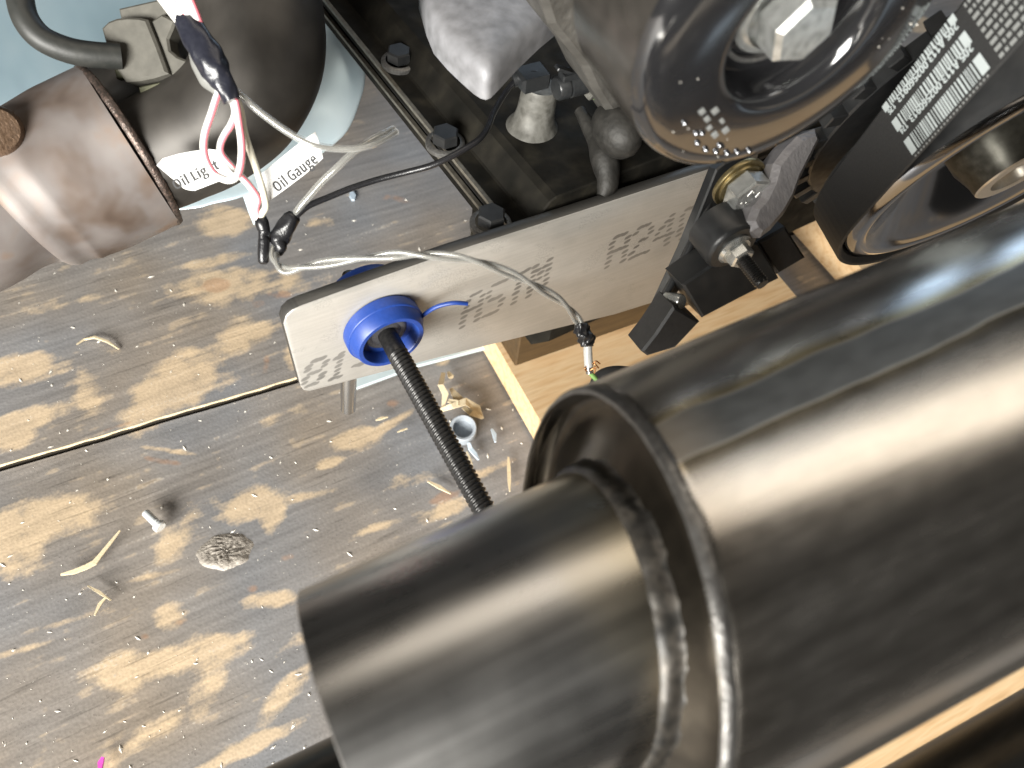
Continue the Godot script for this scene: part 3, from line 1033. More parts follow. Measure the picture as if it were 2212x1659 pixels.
	for q in [[318, 188, 56, 20], [352, 196, 54, 22], [395, 170, 34, 22], [258, 152, 40, 20]]:
		var o := MB.new()
		var p := inpl(q[0], q[1], cf.origin, cn)
		o.box(Transform3D(cf.basis.rotated(cn, 0.16), p - cn * 0.006), Vector3(q[2], q[3], 24) * 0.000216, 0.0006)
		part("clip", o, M.olive, cb)
	var top := MB.new()
	top.box(Transform3D(cf.basis.rotated(cn, 0.16), inpl(318, 18, cf.origin, cn) - cn * 0.012), Vector3(0.034, 0.011, 0.012), 0.001)
	part("cap", top, M.clamp, cb)

# ---------------------------------------------------------------- mounting plate, bushing, stud
func build_plate() -> void:
	var z := -0.2375
	var t := thing("mounting_plate", "stainless steel mounting plate with faded grey print and rounded corners", "steel plate", PZ(1000, 640, z))
	var poly := PackedVector2Array()
	for q in [[613, 700], [618, 684], [631, 671], [650, 662], [800, 608], [974, 547], [1240, 462], [1504, 376], [1640, 330], [1560, 610], [1420, 651], [1327, 680], [1244, 700], [950, 772], [668, 846], [657, 844], [650, 836]]:
		var p := PZ(q[0], q[1], z)
		poly.append(Vector2(p.x, p.y))
	var mb := MB.new()
	mb.prism(poly, Transform3D(Basis(), Vector3(0, 0, z)), 0.0070, 0.0005)
	# face texture in plate coordinates: uv from x, y
	mb.st.generate_normals()
	var arr := mb.st.commit_to_arrays()
	var vs: PackedVector3Array = arr[Mesh.ARRAY_VERTEX]
	var uv: PackedVector2Array = arr[Mesh.ARRAY_TEX_UV]
	for i in vs.size():
		uv[i] = Vector2((vs[i].x - QX0) / (QX1 - QX0), (QY1 - vs[i].y) / (QY1 - QY0))
	for i in range(0, vs.size(), 3):       # edges take a darker patch, shade painted into their colour
		if minf(vs[i].z, minf(vs[i + 1].z, vs[i + 2].z)) < z - 0.0008:
			for k in 3:
				uv[i + k] = Vector2(0.985 + 0.01 * fposmod(vs[i + k].x * 40.0, 1.0), 0.03)
	arr[Mesh.ARRAY_TEX_UV] = uv
	var am := ArrayMesh.new()
	am.add_surface_from_arrays(Mesh.PRIMITIVE_TRIANGLES, arr)
	var mb2 := MB.new()
	mb2.st = SurfaceTool.new()
	mb2.st.create_from(am, 0)
	part("plate", mb2, plate_material(), t)
	# blue bushings, one each side
	var c := PZ(823, 699, z)
	var bu := thing("blue_bushing", "blue rubber bushing with a thin blue tail on the plate's front", "bushing", c)
	var f := Transform3D(Basis(), Vector3(c.x, c.y, z))
	var b := MB.new()
	b.lathe([[.0190, .0002], [.0198, .0008], [.0199, .0062], [.0196, .0067], [.0190, .0069], [.0172, .0124], [.0166, .0130], [.0147, .0130], [.0142, .0124], [.0138, .0060], [.0110, .0056], [.0, .0056]], f, 64)
	part("ring", b, M.blue, bu)
	var tl := MB.new()
	tl.tube(spl(PackedVector3Array([PZ(905, 690, z + .006), PZ(918, 678, z + .007), PZ(940, 664, z + .009), PZ(962, 657, z + .011), PZ(985, 654, z + .013), PZ(1010, 656, z + .0145)]), 6), .0011, 10, true, null, 0.7)
	part("tail", tl, M.blue, bu)
	var b2 := MB.new()
	var fb := Transform3D(Basis(Vector3.UP, PI), Vector3(c.x - .001, c.y + .002, z - .0071))
	b2.lathe([[.0205, .0002], [.0222, .0010], [.0224, .0060], [.0200, .0122], [.0160, .0128], [.0, .0128]], fb, 48)
	solo("blue_bushing", b2, M.blue, "dark blue bushing peeping over the top edge behind the plate", "bushing")
	# stud with washer
	var sd := thing("threaded_stud", "long black threaded stud standing out of the blue bushing", "threaded rod", Vector3(c.x, c.y, z + 0.1))
	var w := MB.new()
	w.lathe([[.0, .0074], [.0060, .0074], [.0076, .0066], [.0088, .0072], [.0100, .0070], [.0106, .0064], [.0106, .0050]], f, 40)
	part("washer", w, M.washer, sd)
	var s := MB.new()
	s.lathe([[.0049, .0070], [.0049, .0200], [.0046, .0212]], f, 28)
	part("shank", s, M.rod, sd)
	var th := MB.new()
	var rows := []
	var pitch := 0.0024
	var z0 := .0195
	var n := 640
	for i in n + 1:
		var tt := z0 + .165 * i / n
		var row := []
		for j in 26:
			var a := TAU * j / 26
			var ph := fposmod(tt / pitch - a / TAU, 1.0)
			var r := .0042 + .0010 * smoothstep(0.0, 1.0, 1.0 - absf(ph * 2.0 - 1.0) * 1.05)
			row.append(f * Vector3(cos(a) * r, sin(a) * r, tt))
		rows.append(row)
	th.smooth()
	th.grid(rows)
	part("thread", th, M.rod, sd)
	# upright pin behind the plate
	var pn := MB.new()
	var pa := PZ(756, 592, -.266)
	var pb := PZ(752, 884, -.266)
	var pd := (pa - pb).normalized()
	pn.lathe([[.0, -.0004], [.0036, .0], [.0046, .0009], [.0046, pa.distance_to(pb) - .003], [.0038, pa.distance_to(pb) - .0008], [.0, pa.distance_to(pb) + .001]], frame(pb, pd, Vector3.BACK), 28)
	solo("steel_pin", pn, mat(lin(.60, .59, .57), 0.2, 1.0), "upright bright steel pin behind the plate's left end", "pin")

# ---------------------------------------------------------------- pulleys and belt
func build_pulleys() -> void:
	var nt := (CB * Vector3(0.42, -0.80, 0.43)).normalized()
	var c := W(1742, 72, 0.245)
	var f := frame(c, nt, CB.y)
	var t := thing("tensioner_pulley", "glossy black tensioner pulley with a big white bolt at the top", "pulley", c)
	var b := MB.new()
	b.lathe([[.0, -.016], [.0245, -.0155], [.0252, -.012], [.0250, -.006], [.0256, -.0025], [.0275, -.0004], [.0300, .0], [.0465, -.0006], [.0512, -.0016], [.0540, -.0040], [.0552, -.0070]], f, 96)
	part("face", b, M.pulley, t)
	var side := MB.new()
	side.lathe([[.0552, -.0070], [.0554, -.0100], [.0552, -.044], [.053, -.046], [.0, -.047]], f, 96)
	part("rim", side, M.pulley_side, t)
	var rg := MB.new()
	rg.lathe([[.0185, -.0152], [.0185, -.0135], [.0200, -.0135], [.0200, -.0152]], f, 48)
	part("bearing_ring", rg, M.dull_steel, t)
	var bf := f.translated_local(Vector3(0, 0, -.0145))
	var bo := MB.new()
	bo.lathe([[.0, .0], [.0158, .0], [.0162, .0012], [.0150, .0030], [.0130, .0036]], bf, 40)
	var bolt := part("centre_bolt", bo, M.zinc, t)
	var hx := PackedVector2Array()
	for i in 6:
		hx.append(Vector2(cos(TAU * i / 6 + 0.35), sin(TAU * i / 6 + 0.35)) * .0118)
	var hb := MB.new()
	hb.prism(hx, bf.translated_local(Vector3(0, 0, .0150)), .0118, .0016)
	part("bolt_head", hb, M.zinc, bolt)
	# stamped pits and a printed code on the face
	var st := MB.new()
	for q in [[1480, 268], [1505, 290], [1518, 289], [1508, 311], [1526, 325], [1548, 330], [1560, 318], [1572, 333], [1594, 331], [1620, 328], [1556, 316]]:
		var p := inpl(q[0], q[1], c, nt)
		st.ball(p - nt * .0003, Vector3.ONE * .0011, Basis(), 10)
	part("stamped_dots", st, M.chrome_black, t)
	var ds := MB.new()
	for i in 46:
		var a := rng.randf() * TAU
		var rr := rng.randf_range(.031, .050)
		ds.ball(f * Vector3(cos(a) * rr, sin(a) * rr, -.0004), Vector3(1.0, 0.7, 1.0) * rng.randf_range(.00012, .00034), f.basis, 6)
	part("dust_specks", ds, M.fleck, t).set_meta("kind", "stuff")
	var cu := (inpl(1545, 250, c, nt) - inpl(1580, 296, c, nt)).normalized()
	for q in [[1517, 242, 22, 18], [1528, 258, 22, 16], [1545, 240, 26, 20], [1560, 262, 22, 12], [1533, 277, 16, 16], [1545, 292, 24, 18], [1568, 282, 24, 20]]:
		var o := MB.new()
		o.box(Transform3D(frame(c, nt, cu).basis, inpl(q[0], q[1], c, nt) - nt * .0003), Vector3(q[3] * .00011, q[2] * .00011, .0009), .00005)
		part("printed_mark", o, M.dim_print, t)
	# lower pulley
	var n2 := (CB * Vector3(0.382, -0.886, 0.262)).normalized()
	var c2 := W(2188, 358, 0.392)
	var f2 := frame(c2, n2, CB.y)
	var lp := thing("crank_pulley", "dark chromed dished pulley inside the belt at the right edge", "pulley", c2)
	var R := 0.0815
	var lb := MB.new()
	lb.lathe([[.019, -.030], [.024, -.029], [.036, -.023], [.052, -.012], [R - .016, -.004], [R - .011, -.0012], [R - .007, .0], [R - .002, -.0012], [R, -.004]], f2, 120)
	part("dish", lb, M.chrome_black, lp)
	var lr := MB.new()
	lr.lathe([[R, -.004], [R, -.030], [R - .01, -.032], [.0, -.034]], f2, 120)
	part("rim", lr, M.black_paint, lp)
	var lh := MB.new()
	lh.lathe([[.0235, -.030], [.0230, -.010], [.0205, -.001], [.0200, .0040]], f2, 48)
	part("hub", lh, M.hub, lp)
	var ln := MB.new()
	ln.lathe([[.0200, .0040], [.0192, .0048], [.0130, .0048], [.0124, .0038], [.0124, -.014], [.0, -.0145]], f2, 48)
	part("hub_ring", ln, M.bare_alu, lp)
	# belt round it
	var A := inpl(1980, 343, c2, n2)
	var B := inpl(2212, 88, c2, n2)
	var t1 := (B - A).normalized()
	var foot := A + t1 * (c2 - A).dot(t1)
	var rb := foot.distance_to(c2)
	var e1 := (foot - c2) / rb
	var path := PackedVector3Array()
	var nor := PackedVector3Array()
	for i in 13:
		path.append(foot + t1 * (0.30 * (12 - i) / 12.0))
		nor.append(e1)
	for i in range(1, 60):
		var a := deg_to_rad(4.0 * i)
		var d := e1 * cos(a) - t1 * sin(a)
		path.append(c2 + d * rb)
		nor.append(d)
	var bt := thing("ribbed_belt", "black ribbed drive belt with a grey printed barcode label", "drive belt", path[30])
	var bm := MB.new()
	var bw := .0262
	bm.smooth()
	var ro := []
	for i in path.size():
		var p := path[i]
		var nn := nor[i]
		var row := [p, p - n2 * .0008 + nn * .0006, p - n2 * (bw - .0008) + nn * .0006, p - n2 * bw]
		for k in 6:
			row.append(p - nn * .0036 - n2 * (bw - (k + .25) * bw / 6.0))
			row.append(p - nn * .0014 - n2 * (bw - (k + .85) * bw / 6.0))
		ro.append(row)
	bm.flat()
	bm.grid(ro)
	part("belt", bm, M.belt, bt)
	# print, laid along the straight run: s from the label's lower end, w across from the back edge
	var L := A.distance_to(inpl(2146, 157, c2, n2))
	var dn := -t1
	var org := A - n2 * bw + e1 * .0009
	var at := func(s: float, w: float) -> Vector3: return org + t1 * s + n2 * w * bw
	var tint := MB.new()
	var bars := MB.new()
	bars.flat()
	tint.flat()
	for row in [[0.0, 0.115], [0.295, 0.485], [0.665, 0.92]]:
		var s := 0.0
		var on := true
		var first := true
		while s < L:
			var d := L * (0.012 + 0.007 * rng.randi_range(0, 2)) * 0.8
			if first or s > L * 0.93:
				d = L * 0.075
			if on or first or s > L * 0.93:
				var e := minf(s + d, L)
				bars.quad(at.call(s, row[0]), at.call(s, row[1]), at.call(e, row[1]), at.call(e, row[0]))
			s += d
			on = not on
			first = false
	part("barcode", bars, M.print, bt)
	for row in [[0.150, "176"], [0.520, "174"]]:
		# the lines read from the upper end down, glyph tops towards the pulley face
		letters("printed_number", "205 A113 002560913", .0040, at.call(L * 0.985, row[0]) + e1 * .0002, dn, e1, M.print, bt, L * 0.80, 700)
		letters("printed_number", row[1], .0032, at.call(L * 0.135, row[0] + 0.01) + e1 * .0002, dn, e1, M.print, bt, L * 0.10, 700)
	var code := MB.new()
	code.flat()
	for k in 9:
		var w0 := 0.05 + k * 0.105
		var s := L * 1.10
		while s < L * 2.3:
			var d := L * rng.randf_range(0.02, 0.07)
			code.quad(at.call(s, w0), at.call(s, w0 + 0.055), at.call(s + d, w0 + 0.055), at.call(s + d, w0))
			s += d + L * 0.018
	for k in 24:
		var s := L * (0.02 + k * 0.04)
		code.quad(at.call(s, 0.955), at.call(s, 0.985), at.call(s + L * .02, 0.985), at.call(s + L * .02, 0.955))
	part("printed_code", code, M.dim_print, bt)
	# toothed wheel behind the belt
	var tw := thing("toothed_wheel", "black toothed trigger wheel behind the belt", "toothed wheel", c2 - n2 * .04)
	var tf := f2.translated_local(Vector3(0, 0, -.046))
	var tm := MB.new()
	tm.lathe([[.0, .004], [rb - .006, .004], [rb - .005, .003], [rb - .005, -.003], [.0, -.004]], tf, 90)
	part("disc", tm, M.black_paint, tw)
	for k in 30:
		var a := TAU * k / 30.0
		var o := MB.new()
		o.box(tf * Transform3D(Basis(Vector3(0, 0, 1), a), Vector3(cos(a), sin(a), 0) * (rb - .001)), Vector3(.010, .0075, .0075), .0006)
		part("tooth", o, M.black_paint, tw)

# ---------------------------------------------------------------- bolt, bracket, mount, casting arm
func build_mount() -> void:
	var ax := (CB * Vector3(0.44, -0.78, 0.44)).normalized()
	# casting arm
	var an := (CB * Vector3(0.30, -0.15, 0.94)).normalized()
	var af := frame(W(1690, 400, .378), an, CB.y)
	var ai := af.affine_inverse()
	var apoly := PackedVector2Array()
	for q in [[1768, 276], [1778, 300], [1752, 352], [1736, 384], [1722, 424], [1700, 462], [1672, 496], [1648, 514], [1630, 500], [1620, 478], [1632, 446], [1652, 424], [1668, 390], [1678, 352], [1704, 318], [1730, 292]]:
		var p := ai * inpl(q[0], q[1], af.origin, an)
		apoly.append(Vector2(p.x, p.y))
	var am := MB.new()
	am.prism(apoly, af, .016, .0028)
	solo("casting_arm", am, M.grey_cast, "light grey cast arm slanting down beside the hex bolt", "engine casting")
	# hex bolt with washer
	var hc := W(1598, 397, .385)
	var hb := thing("hex_bolt", "zinc hex bolt with stamped head and yellow washer above the black mount", "bolt", hc)
	var f := frame(hc, ax, CB.y)
	var w := MB.new()
	w.lathe([[.0, .0], [.0135, .0], [.0138, -.0008], [.0135, -.0022], [.0, -.0022]], f, 40)
	part("washer", w, M.gold_zinc, hb)
	var fl := MB.new()
	fl.lathe([[.0, .0012], [.0112, .0012], [.0115, .0002], [.0115, .0]], f, 40)
	part("collar", fl, M.gold_zinc, hb)
	var hx := PackedVector2Array()
	for i in 6:
		hx.append(Vector2(cos(TAU * i / 6 + .18), sin(TAU * i / 6 + .18)) * .0108)
	var h := MB.new()
	h.prism(hx, f.translated_local(Vector3(0, 0, .0100)), .0088, .0009)
	var hd := part("bolt_head", h, M.zinc, hb)
	var st := MB.new()
	for q in [[-.004, .002, .0015, .0035], [-.001, .003, .0035, .0008], [.002, .0025, .0010, .0030], [.0005, -.003, .0035, .0008], [.004, -.002, .0010, .0026], [-.003, -.004, .0025, .0008]]:
		st.box(f * Transform3D(Basis(), Vector3(q[0], q[1], .0100)), Vector3(q[2], q[3], .0005), .0001)
	part("stamping", st, M.steel, hd)
	# bent black strap along the plate's right end
	var sp := thing("black_bracket", "black steel strap bracket along the right end of the mounting plate", "bracket", W(1500, 520, .41))
	var s1 := MB.new()
	var pr := (CB * Vector3(0.55, -0.45, 0.75)).normalized()
	var sf := frame(W(1500, 520, .42), pr, CB.y)
	var si := sf.affine_inverse()
	var poly := PackedVector2Array()
	for q in [[1548, 366], [1566, 352], [1600, 340], [1640, 345], [1660, 380], [1625, 430], [1590, 470], [1556, 500], [1530, 540], [1494, 592], [1452, 650], [1416, 700], [1408, 690], [1440, 622], [1478, 540], [1514, 452]]:
		var p := si * inpl(q[0], q[1], sf.origin, pr)
		poly.append(Vector2(p.x, p.y))
	s1.prism(poly, sf, .006, .0008)
	part("strap", s1, M.black_paint, sp)
	var s2 := MB.new()
	s2.tube(spl(WP([[1557, 362, .415], [1535, 425, .416], [1503, 505, .417], [1470, 575, .419], [1436, 640, .421], [1412, 694, .423]]), 5), .0022, 10)
	part("strap_lip", s2, M.black_paint, sp)
	# rubber mount block
	var mt := thing("rubber_mount", "black rubber engine mount block with disc washer below the hex bolt", "engine mount", W(1590, 600, .40))
	var mn := (CB * Vector3(0.25, -0.50, 0.83)).normalized()
	var mf := frame(W(1580, 600, .405), mn, CB.y)
	var mi := mf.affine_inverse()
	var b := MB.new()
	var bp := PackedVector2Array()
	for q in [[1474, 615], [1542, 570], [1620, 520], [1640, 526], [1663, 564], [1684, 603], [1600, 645], [1518, 688]]:
		var p := mi * inpl(q[0], q[1], mf.origin, mn)
		bp.append(Vector2(p.x, p.y))
	b.prism(bp, mf, .022, .0012)
	part("block", b, M.black_paint, mt)
	var b2 := MB.new()
	var bp2 := PackedVector2Array()
	for q in [[1636, 524], [1697, 490], [1741, 558], [1680, 594]]:
		var p := mi * inpl(q[0], q[1], mf.origin - mn * .008, mn)
		bp2.append(Vector2(p.x, p.y))
	b2.prism(bp2, mf.translated_local(Vector3(0, 0, -.008)), .025, .0012)
	part("side_block", b2, M.black_rubber, mt)
	var d := MB.new()
	var df := frame(W(1583, 533, .388), ax, CB.y)
	d.lathe([[.0, .0010], [.0125, .0010], [.0136, .0], [.0140, -.0015], [.0140, -.016], [.0, -.016]], df, 48)
	part("disc", d, M.black_paint, mt)
	var sd := thing("mount_stud", "zinc flange nut on a short black stud in the engine mount", "nut and stud", df.origin)
	var ft := df.translated_local(Vector3(0.0, 0, .0011))
	var n1 := MB.new()
	n1.lathe([[.0, .0], [.0086, .0], [.0088, .0008], [.0075, .0022], [.0, .0022]], ft, 36)
	part("flange", n1, M.zinc, sd)
	var hp := PackedVector2Array()
	for i in 6:
		hp.append(Vector2(cos(TAU * i / 6), sin(TAU * i / 6)) * .0062)
	var n2 := MB.new()
	n2.prism(hp, ft.translated_local(Vector3(0, 0, .0078)), .0062, .0008)
	part("nut", n2, M.zinc, sd)
	var n3 := MB.new()
	var prof := []
	for i in 26:
		prof.append([.0036 if i % 2 == 0 else .0030, .006 + i * .00065])
	prof.append([.0028, .0235])
	prof.append([.0, .0236])
	n3.lathe(prof, ft, 20)
	part("stud", n3, M.rod, sd)
	# lower-left dark block with a small bolt
	var lb := thing("rubber_block", "small black rubber block half hidden above the exhaust can", "rubber block", W(1470, 710, .41))
	var l1 := MB.new()
	var lp := PackedVector2Array()
	for q in [[1416, 722], [1456, 662], [1513, 696], [1460, 752], [1400, 770], [1386, 760]]:
		var p := mi * inpl(q[0], q[1], mf.origin, mn)
		lp.append(Vector2(p.x, p.y))
	l1.prism(lp, mf, .02, .0012)
	part("block", l1, M.black_rubber, lb)
	var sb := MB.new()
	sb.lathe([[.0, .004], [.0034, .004], [.0040, .003], [.0040, -.006]], frame(W(1460, 650, .415), CB * Vector3(0.6, -0.2, 0.7), CB.y), 20)
	solo("small_bolt", sb, M.zinc, "small zinc bolt end beside the foot of the black bracket", "bolt")

# ---------------------------------------------------------------- wiring
func wire(called: String, pts: Array, r: float, m: Material, parent: Node3D, n := 6, sides := 12) -> MeshInstance3D:
	var mb := MB.new()
	mb.tube(spl(WP(pts), n), r, sides)
	return part(called, mb, m, parent)

# stripe: thin tube riding on the side of a wire
func striped(pts: Array, r: float, parent: Node3D, side: Vector3, m1: Material, m2: Material) -> void:
	var o := wire("wire", pts, r, m1, parent, 8, 14)
	var sp := spl(WP(pts), 8)
	for i in sp.size():
		sp[i] += side * r * 0.52
	var mb := MB.new()
	mb.tube(sp, r * 0.62, 10)
	part("stripe", mb, m2, o)

func twin(parent: Node3D, pts: Array, r: float, turns: float) -> void:
	var c := spl(WP(pts), 10)
	var n := c.size()
	for s in 2:
		var p := PackedVector3Array()
		for i in n:
			var t := (c[mini(i + 1, n - 1)] - c[maxi(i - 1, 0)]).normalized()
			var u := (CB.z - t * CB.z.dot(t)).normalized()
			var v := t.cross(u)
			var a := TAU * turns * i / n + PI * s
			p.append(c[i] + (u * cos(a) + v * sin(a)) * r * 0.95)
		var core := MB.new()
		core.tube(p, r * 0.68, 10)
		var o := part("conductor", core, M.strand, parent)
		var sl := MB.new()
		sl.tube(p, r, 14)
		part("clear_sleeve", sl, M.clear, o)

func build_wiring() -> void:
	var R := CB.x
	# harness: striped wires, heat shrink and loops
	var hs := thing("wire_harness", "white and pink striped wires leaving a black heat-shrink sleeve", "wire harness", W(450, 120, .34))
	for k in 4:
		var o := k * 20.0
		striped([[316 + o, -70, .325], [340 + o, -20, .33], [370 + o * 0.8, 22, .335], [398 + o * 0.55, 58, .338]], .00205, hs, (R * (0.9 if k != 2 else -0.5) + CB.z * 0.5).normalized(), M.white_wire, M.pink_wire)
	var sl := MB.new()
	var lump := func(i: int, a: float) -> float: return 1.0 + 0.05 * sin(a * 3.0 + i * 0.35) + 0.03 * sin(a * 5.0 - i * 0.6)
	sl.tube(spl(WP([[397, 36, .338], [412, 58, .338], [432, 92, .338], [450, 124, .339], [464, 148, .34], [478, 172, .341], [490, 194, .342], [501, 218, .343]]), 6), rad([.0050, .0056, .0060, .0064, .0062, .0049, .0041, .0036], 6), 26, true, lump, 0.75, CB.z)
	part("heat_shrink", sl, M.shrink, hs)
	var sg := MB.new()
	sg.tube(spl(WP([[422, 96, .345], [442, 136, .345], [458, 168, .346], [474, 196, .347]]), 5), rad([.0035, .0056, .0056, .0030], 5), 18)
	part("sleeve_lining", sg, M.shrink_grey, hs)
	striped([[478, 186, .345], [468, 212, .345], [457, 246, .346], [444, 285, .348], [440, 316, .35], [446, 348, .351], [464, 376, .352], [492, 389, .352], [512, 380, .351], [521, 350, .35], [522, 310, .349], [516, 265, .348], [509, 222, .346], [500, 200, .345]], .00165, hs, (R * 0.85 + CB.z * 0.6).normalized(), M.white_wire, M.pink_wire)
	striped([[497, 205, .352], [508, 240, .352], [500, 268, .353], [486, 290, .354], [477, 310, .355], [477, 330, .356], [492, 350, .358], [516, 376, .36], [540, 402, .363], [556, 428, .366], [553, 450, .368], [556, 474, .37]], .0016, hs, (R * 0.8 + CB.y * -0.3 + CB.z * 0.5).normalized(), M.white_wire, M.pink_wire)
	wire("wire", [[508, 208, .35], [520, 240, .351], [529, 290, .353], [546, 342, .356], [560, 384, .36], [570, 420, .364], [574, 446, .367], [566, 462, .369], [562, 476, .37]], .0015, M.cream_wire, hs)
	wire("bare_end", [[556, 466, .3705], [560, 484, .371]], .0011, M.copper_bare, hs)
	# paper flags
	flag("Oil Light", "white paper wire flag printed Oil Light on the left wire", [[338, 357], [352, 342], [386, 332], [418, 326], [452, 322], [472, 324], [490, 346], [512, 366], [500, 382], [462, 396], [421, 412], [408, 411], [398, 408]], .366, [374, 402], [468, 356], 29.0)
	flag("Oil Gauge", "white paper wire flag printed Oil Gauge on the right wire", [[563, 376], [600, 346], [640, 314], [681, 284], [686, 296], [698, 342], [660, 376], [620, 406], [577, 438], [570, 440], [566, 410]], .3655, [592, 408], [680, 342], 32.0)
	# splices
	var s1 := MB.new()
	s1.tube(spl(WP([[563, 470, .371], [566, 482, .371], [570, 498, .372], [568, 508, .372], [570, 520, .373], [569, 545, .374], [569, 564, .375], [569, 569, .375]]), 5), rad([.0026, .0031, .0028, .0020, .0026, .0026, .0024, .0016], 5), 18)
	solo("crimp_splice", s1, M.tape, "upright black crimp splice at the end of the striped wires", "wire splice")
	var s2 := thing("taped_splice", "black tape-wrapped splice leaning beside the crimp splice", "wire splice", W(610, 510, .375))
	var s2m := MB.new()
	s2m.tube(spl(WP([[634, 460, .374], [630, 470, .374], [620, 488, .375], [610, 502, .376], [603, 514, .377], [596, 524, .378]]), 5), rad([.0024, .0038, .0042, .0045, .0048, .0042], 5), 20, true, lump)
	part("wrap", s2m, M.tape, s2)
	var s3 := MB.new()
	s3.tube(spl(WP([[600, 516, .376], [606, 532, .376], [603, 544, .377], [599, 550, .378]]), 4), rad([.0036, .0030, .0022, .0012], 4), 14)
	part("wrap_end", s3, M.tape, s2)
	# black wire to the sensor
	var bw := MB.new()
	bw.tube(spl(WP([[630, 474, .373], [645, 462, .373], [668, 444, .374], [708, 427, .376], [760, 406, .378], [816, 388, .38], [875, 373, .38], [931, 358, .378], [975, 338, .378], [1010, 318, .38], [1036, 300, .383], [1053, 276, .388], [1066, 244, .394], [1085, 210, .40], [1106, 182, .404], [1126, 168, .405]]), 6), .00145, 12)
	solo("black_wire", bw, M.tape, "thin black wire from the taped splice up to the oil pressure sensor", "wire")
	# clear twin wire above, with a loose end
	var cw := thing("clear_wire", "clear insulated wire looping from the sleeve past the Oil Gauge flag", "wire", W(680, 310, .36))
	var up := [[508, 196, .35], [528, 212, .351], [552, 234, .352], [580, 256, .353], [612, 279, .354], [645, 299, .355], [684, 315, .357], [725, 321, .36], [765, 321, .362], [800, 313, .365], [832, 298, .37], [856, 284, .375]]
	wire("conductor", up, .00095, M.strand, cw)
	wire("clear_sleeve", up, .0017, M.clear, cw)
	var dn := [[850, 278, .378], [820, 292, .372], [786, 312, .368], [755, 336, .366], [726, 364, .366], [696, 392, .368], [668, 424, .37], [648, 448, .372], [636, 466, .373]]
	wire("conductor", dn, .0010, M.strand, cw)
	wire("clear_sleeve", dn, .00175, M.clear, cw)
	# twisted clear pair across the plate
	var tw := thing("twisted_pair", "clear twisted pair of wires arching over the mounting plate", "wire", W(900, 550, .36))
	twin(tw, [[592, 536, .377], [594, 556, .374], [604, 574, .371], [622, 583, .369], [675, 573, .366], [747, 562, .363], [837, 552, .36], [891, 550, .359], [963, 554, .36], [1035, 566, .364], [1107, 593, .372], [1161, 620, .38], [1208, 648, .389], [1240, 680, .398], [1256, 706, .402]], .0013, 4.0)
	var tp := MB.new()
	var lump2 := func(i: int, a: float) -> float: return 1.0 + 0.22 * sin(a * 2.0 + i * 0.9) + 0.12 * sin(a * 5.0 - i * 1.3)
	tp.tube(spl(WP([[1250, 698, .401], [1257, 712, .402], [1264, 726, .403], [1271, 742, .404], [1274, 750, .404]]), 4), rad([.0022, .0036, .0040, .0034, .0018], 4), 16, true, lump2)
	solo("tape_wrap", tp, M.tape, "scrap of black tape round the twisted pair below the plate", "tape")
	var en := thing("crimped_lead", "clear lead with crimp and green tip above the exhaust can", "wire end", W(1272, 780, .41))
	wire("clear_sleeve", [[1270, 744, .404], [1270, 760, .405], [1271, 778, .406], [1272, 792, .407]], .0022, mat(lin(.50, .50, .48), 0.25), en)
	wire("crimp", [[1271, 792, .407], [1274, 806, .408]], .0019, M.strand, en)
	wire("green_tip", [[1274, 804, .408], [1281, 812, .409], [1288, 820, .41]], .0012, M.green, en)
	for q in [[[1268, 788], [1264, 796], [1268, 803]], [[1276, 800], [1286, 793], [1284, 806]], [[1280, 786], [1288, 780], [1296, 786]], [[1279, 783], [1286, 787], [1293, 795]]]:
		wire("strand", [[q[0][0], q[0][1], .406], [q[1][0], q[1][1], .405], [q[2][0], q[2][1], .407]], .0004, M.copper_bare, en, 4, 6)
	var bc := MB.new()
	bc.tube(spl(WP([[1284, 836, .43], [1296, 814, .43], [1320, 804, .43], [1352, 804, .432], [1380, 812, .434]]), 5), .0032, 14)
	solo("black_cable", bc, M.black_rubber, "short bend of black cable showing just above the exhaust can's rim", "cable")

func flag(text: String, label: String, outline: Array, z: float, t0: Array, t1: Array, px: float) -> void:
	var o := W(outline[0][0], outline[0][1], z)
	var t := thing("paper_flag", label, "wire label", o)
	var nn := (CB * Vector3(0.12, -0.28, 0.95)).normalized()
	var f := frame(o, nn, CB.y)
	var inv := f.affine_inverse()
	var poly := PackedVector2Array()
	for q in outline:
		var p := inv * inpl(q[0], q[1], o, nn)
		poly.append(Vector2(p.x, p.y))
	var mb := MB.new()
	mb.prism(poly, f, .0005, .0001)
	part("paper", mb, M.paper, t)
	var a := inpl(t0[0], t0[1], o, nn)
	var b := inpl(t1[0], t1[1], o, nn)
	letters("lettering", text, px / F * z, a + nn * .0002, b - a, nn, M.ink, t, a.distance_to(b), 700)

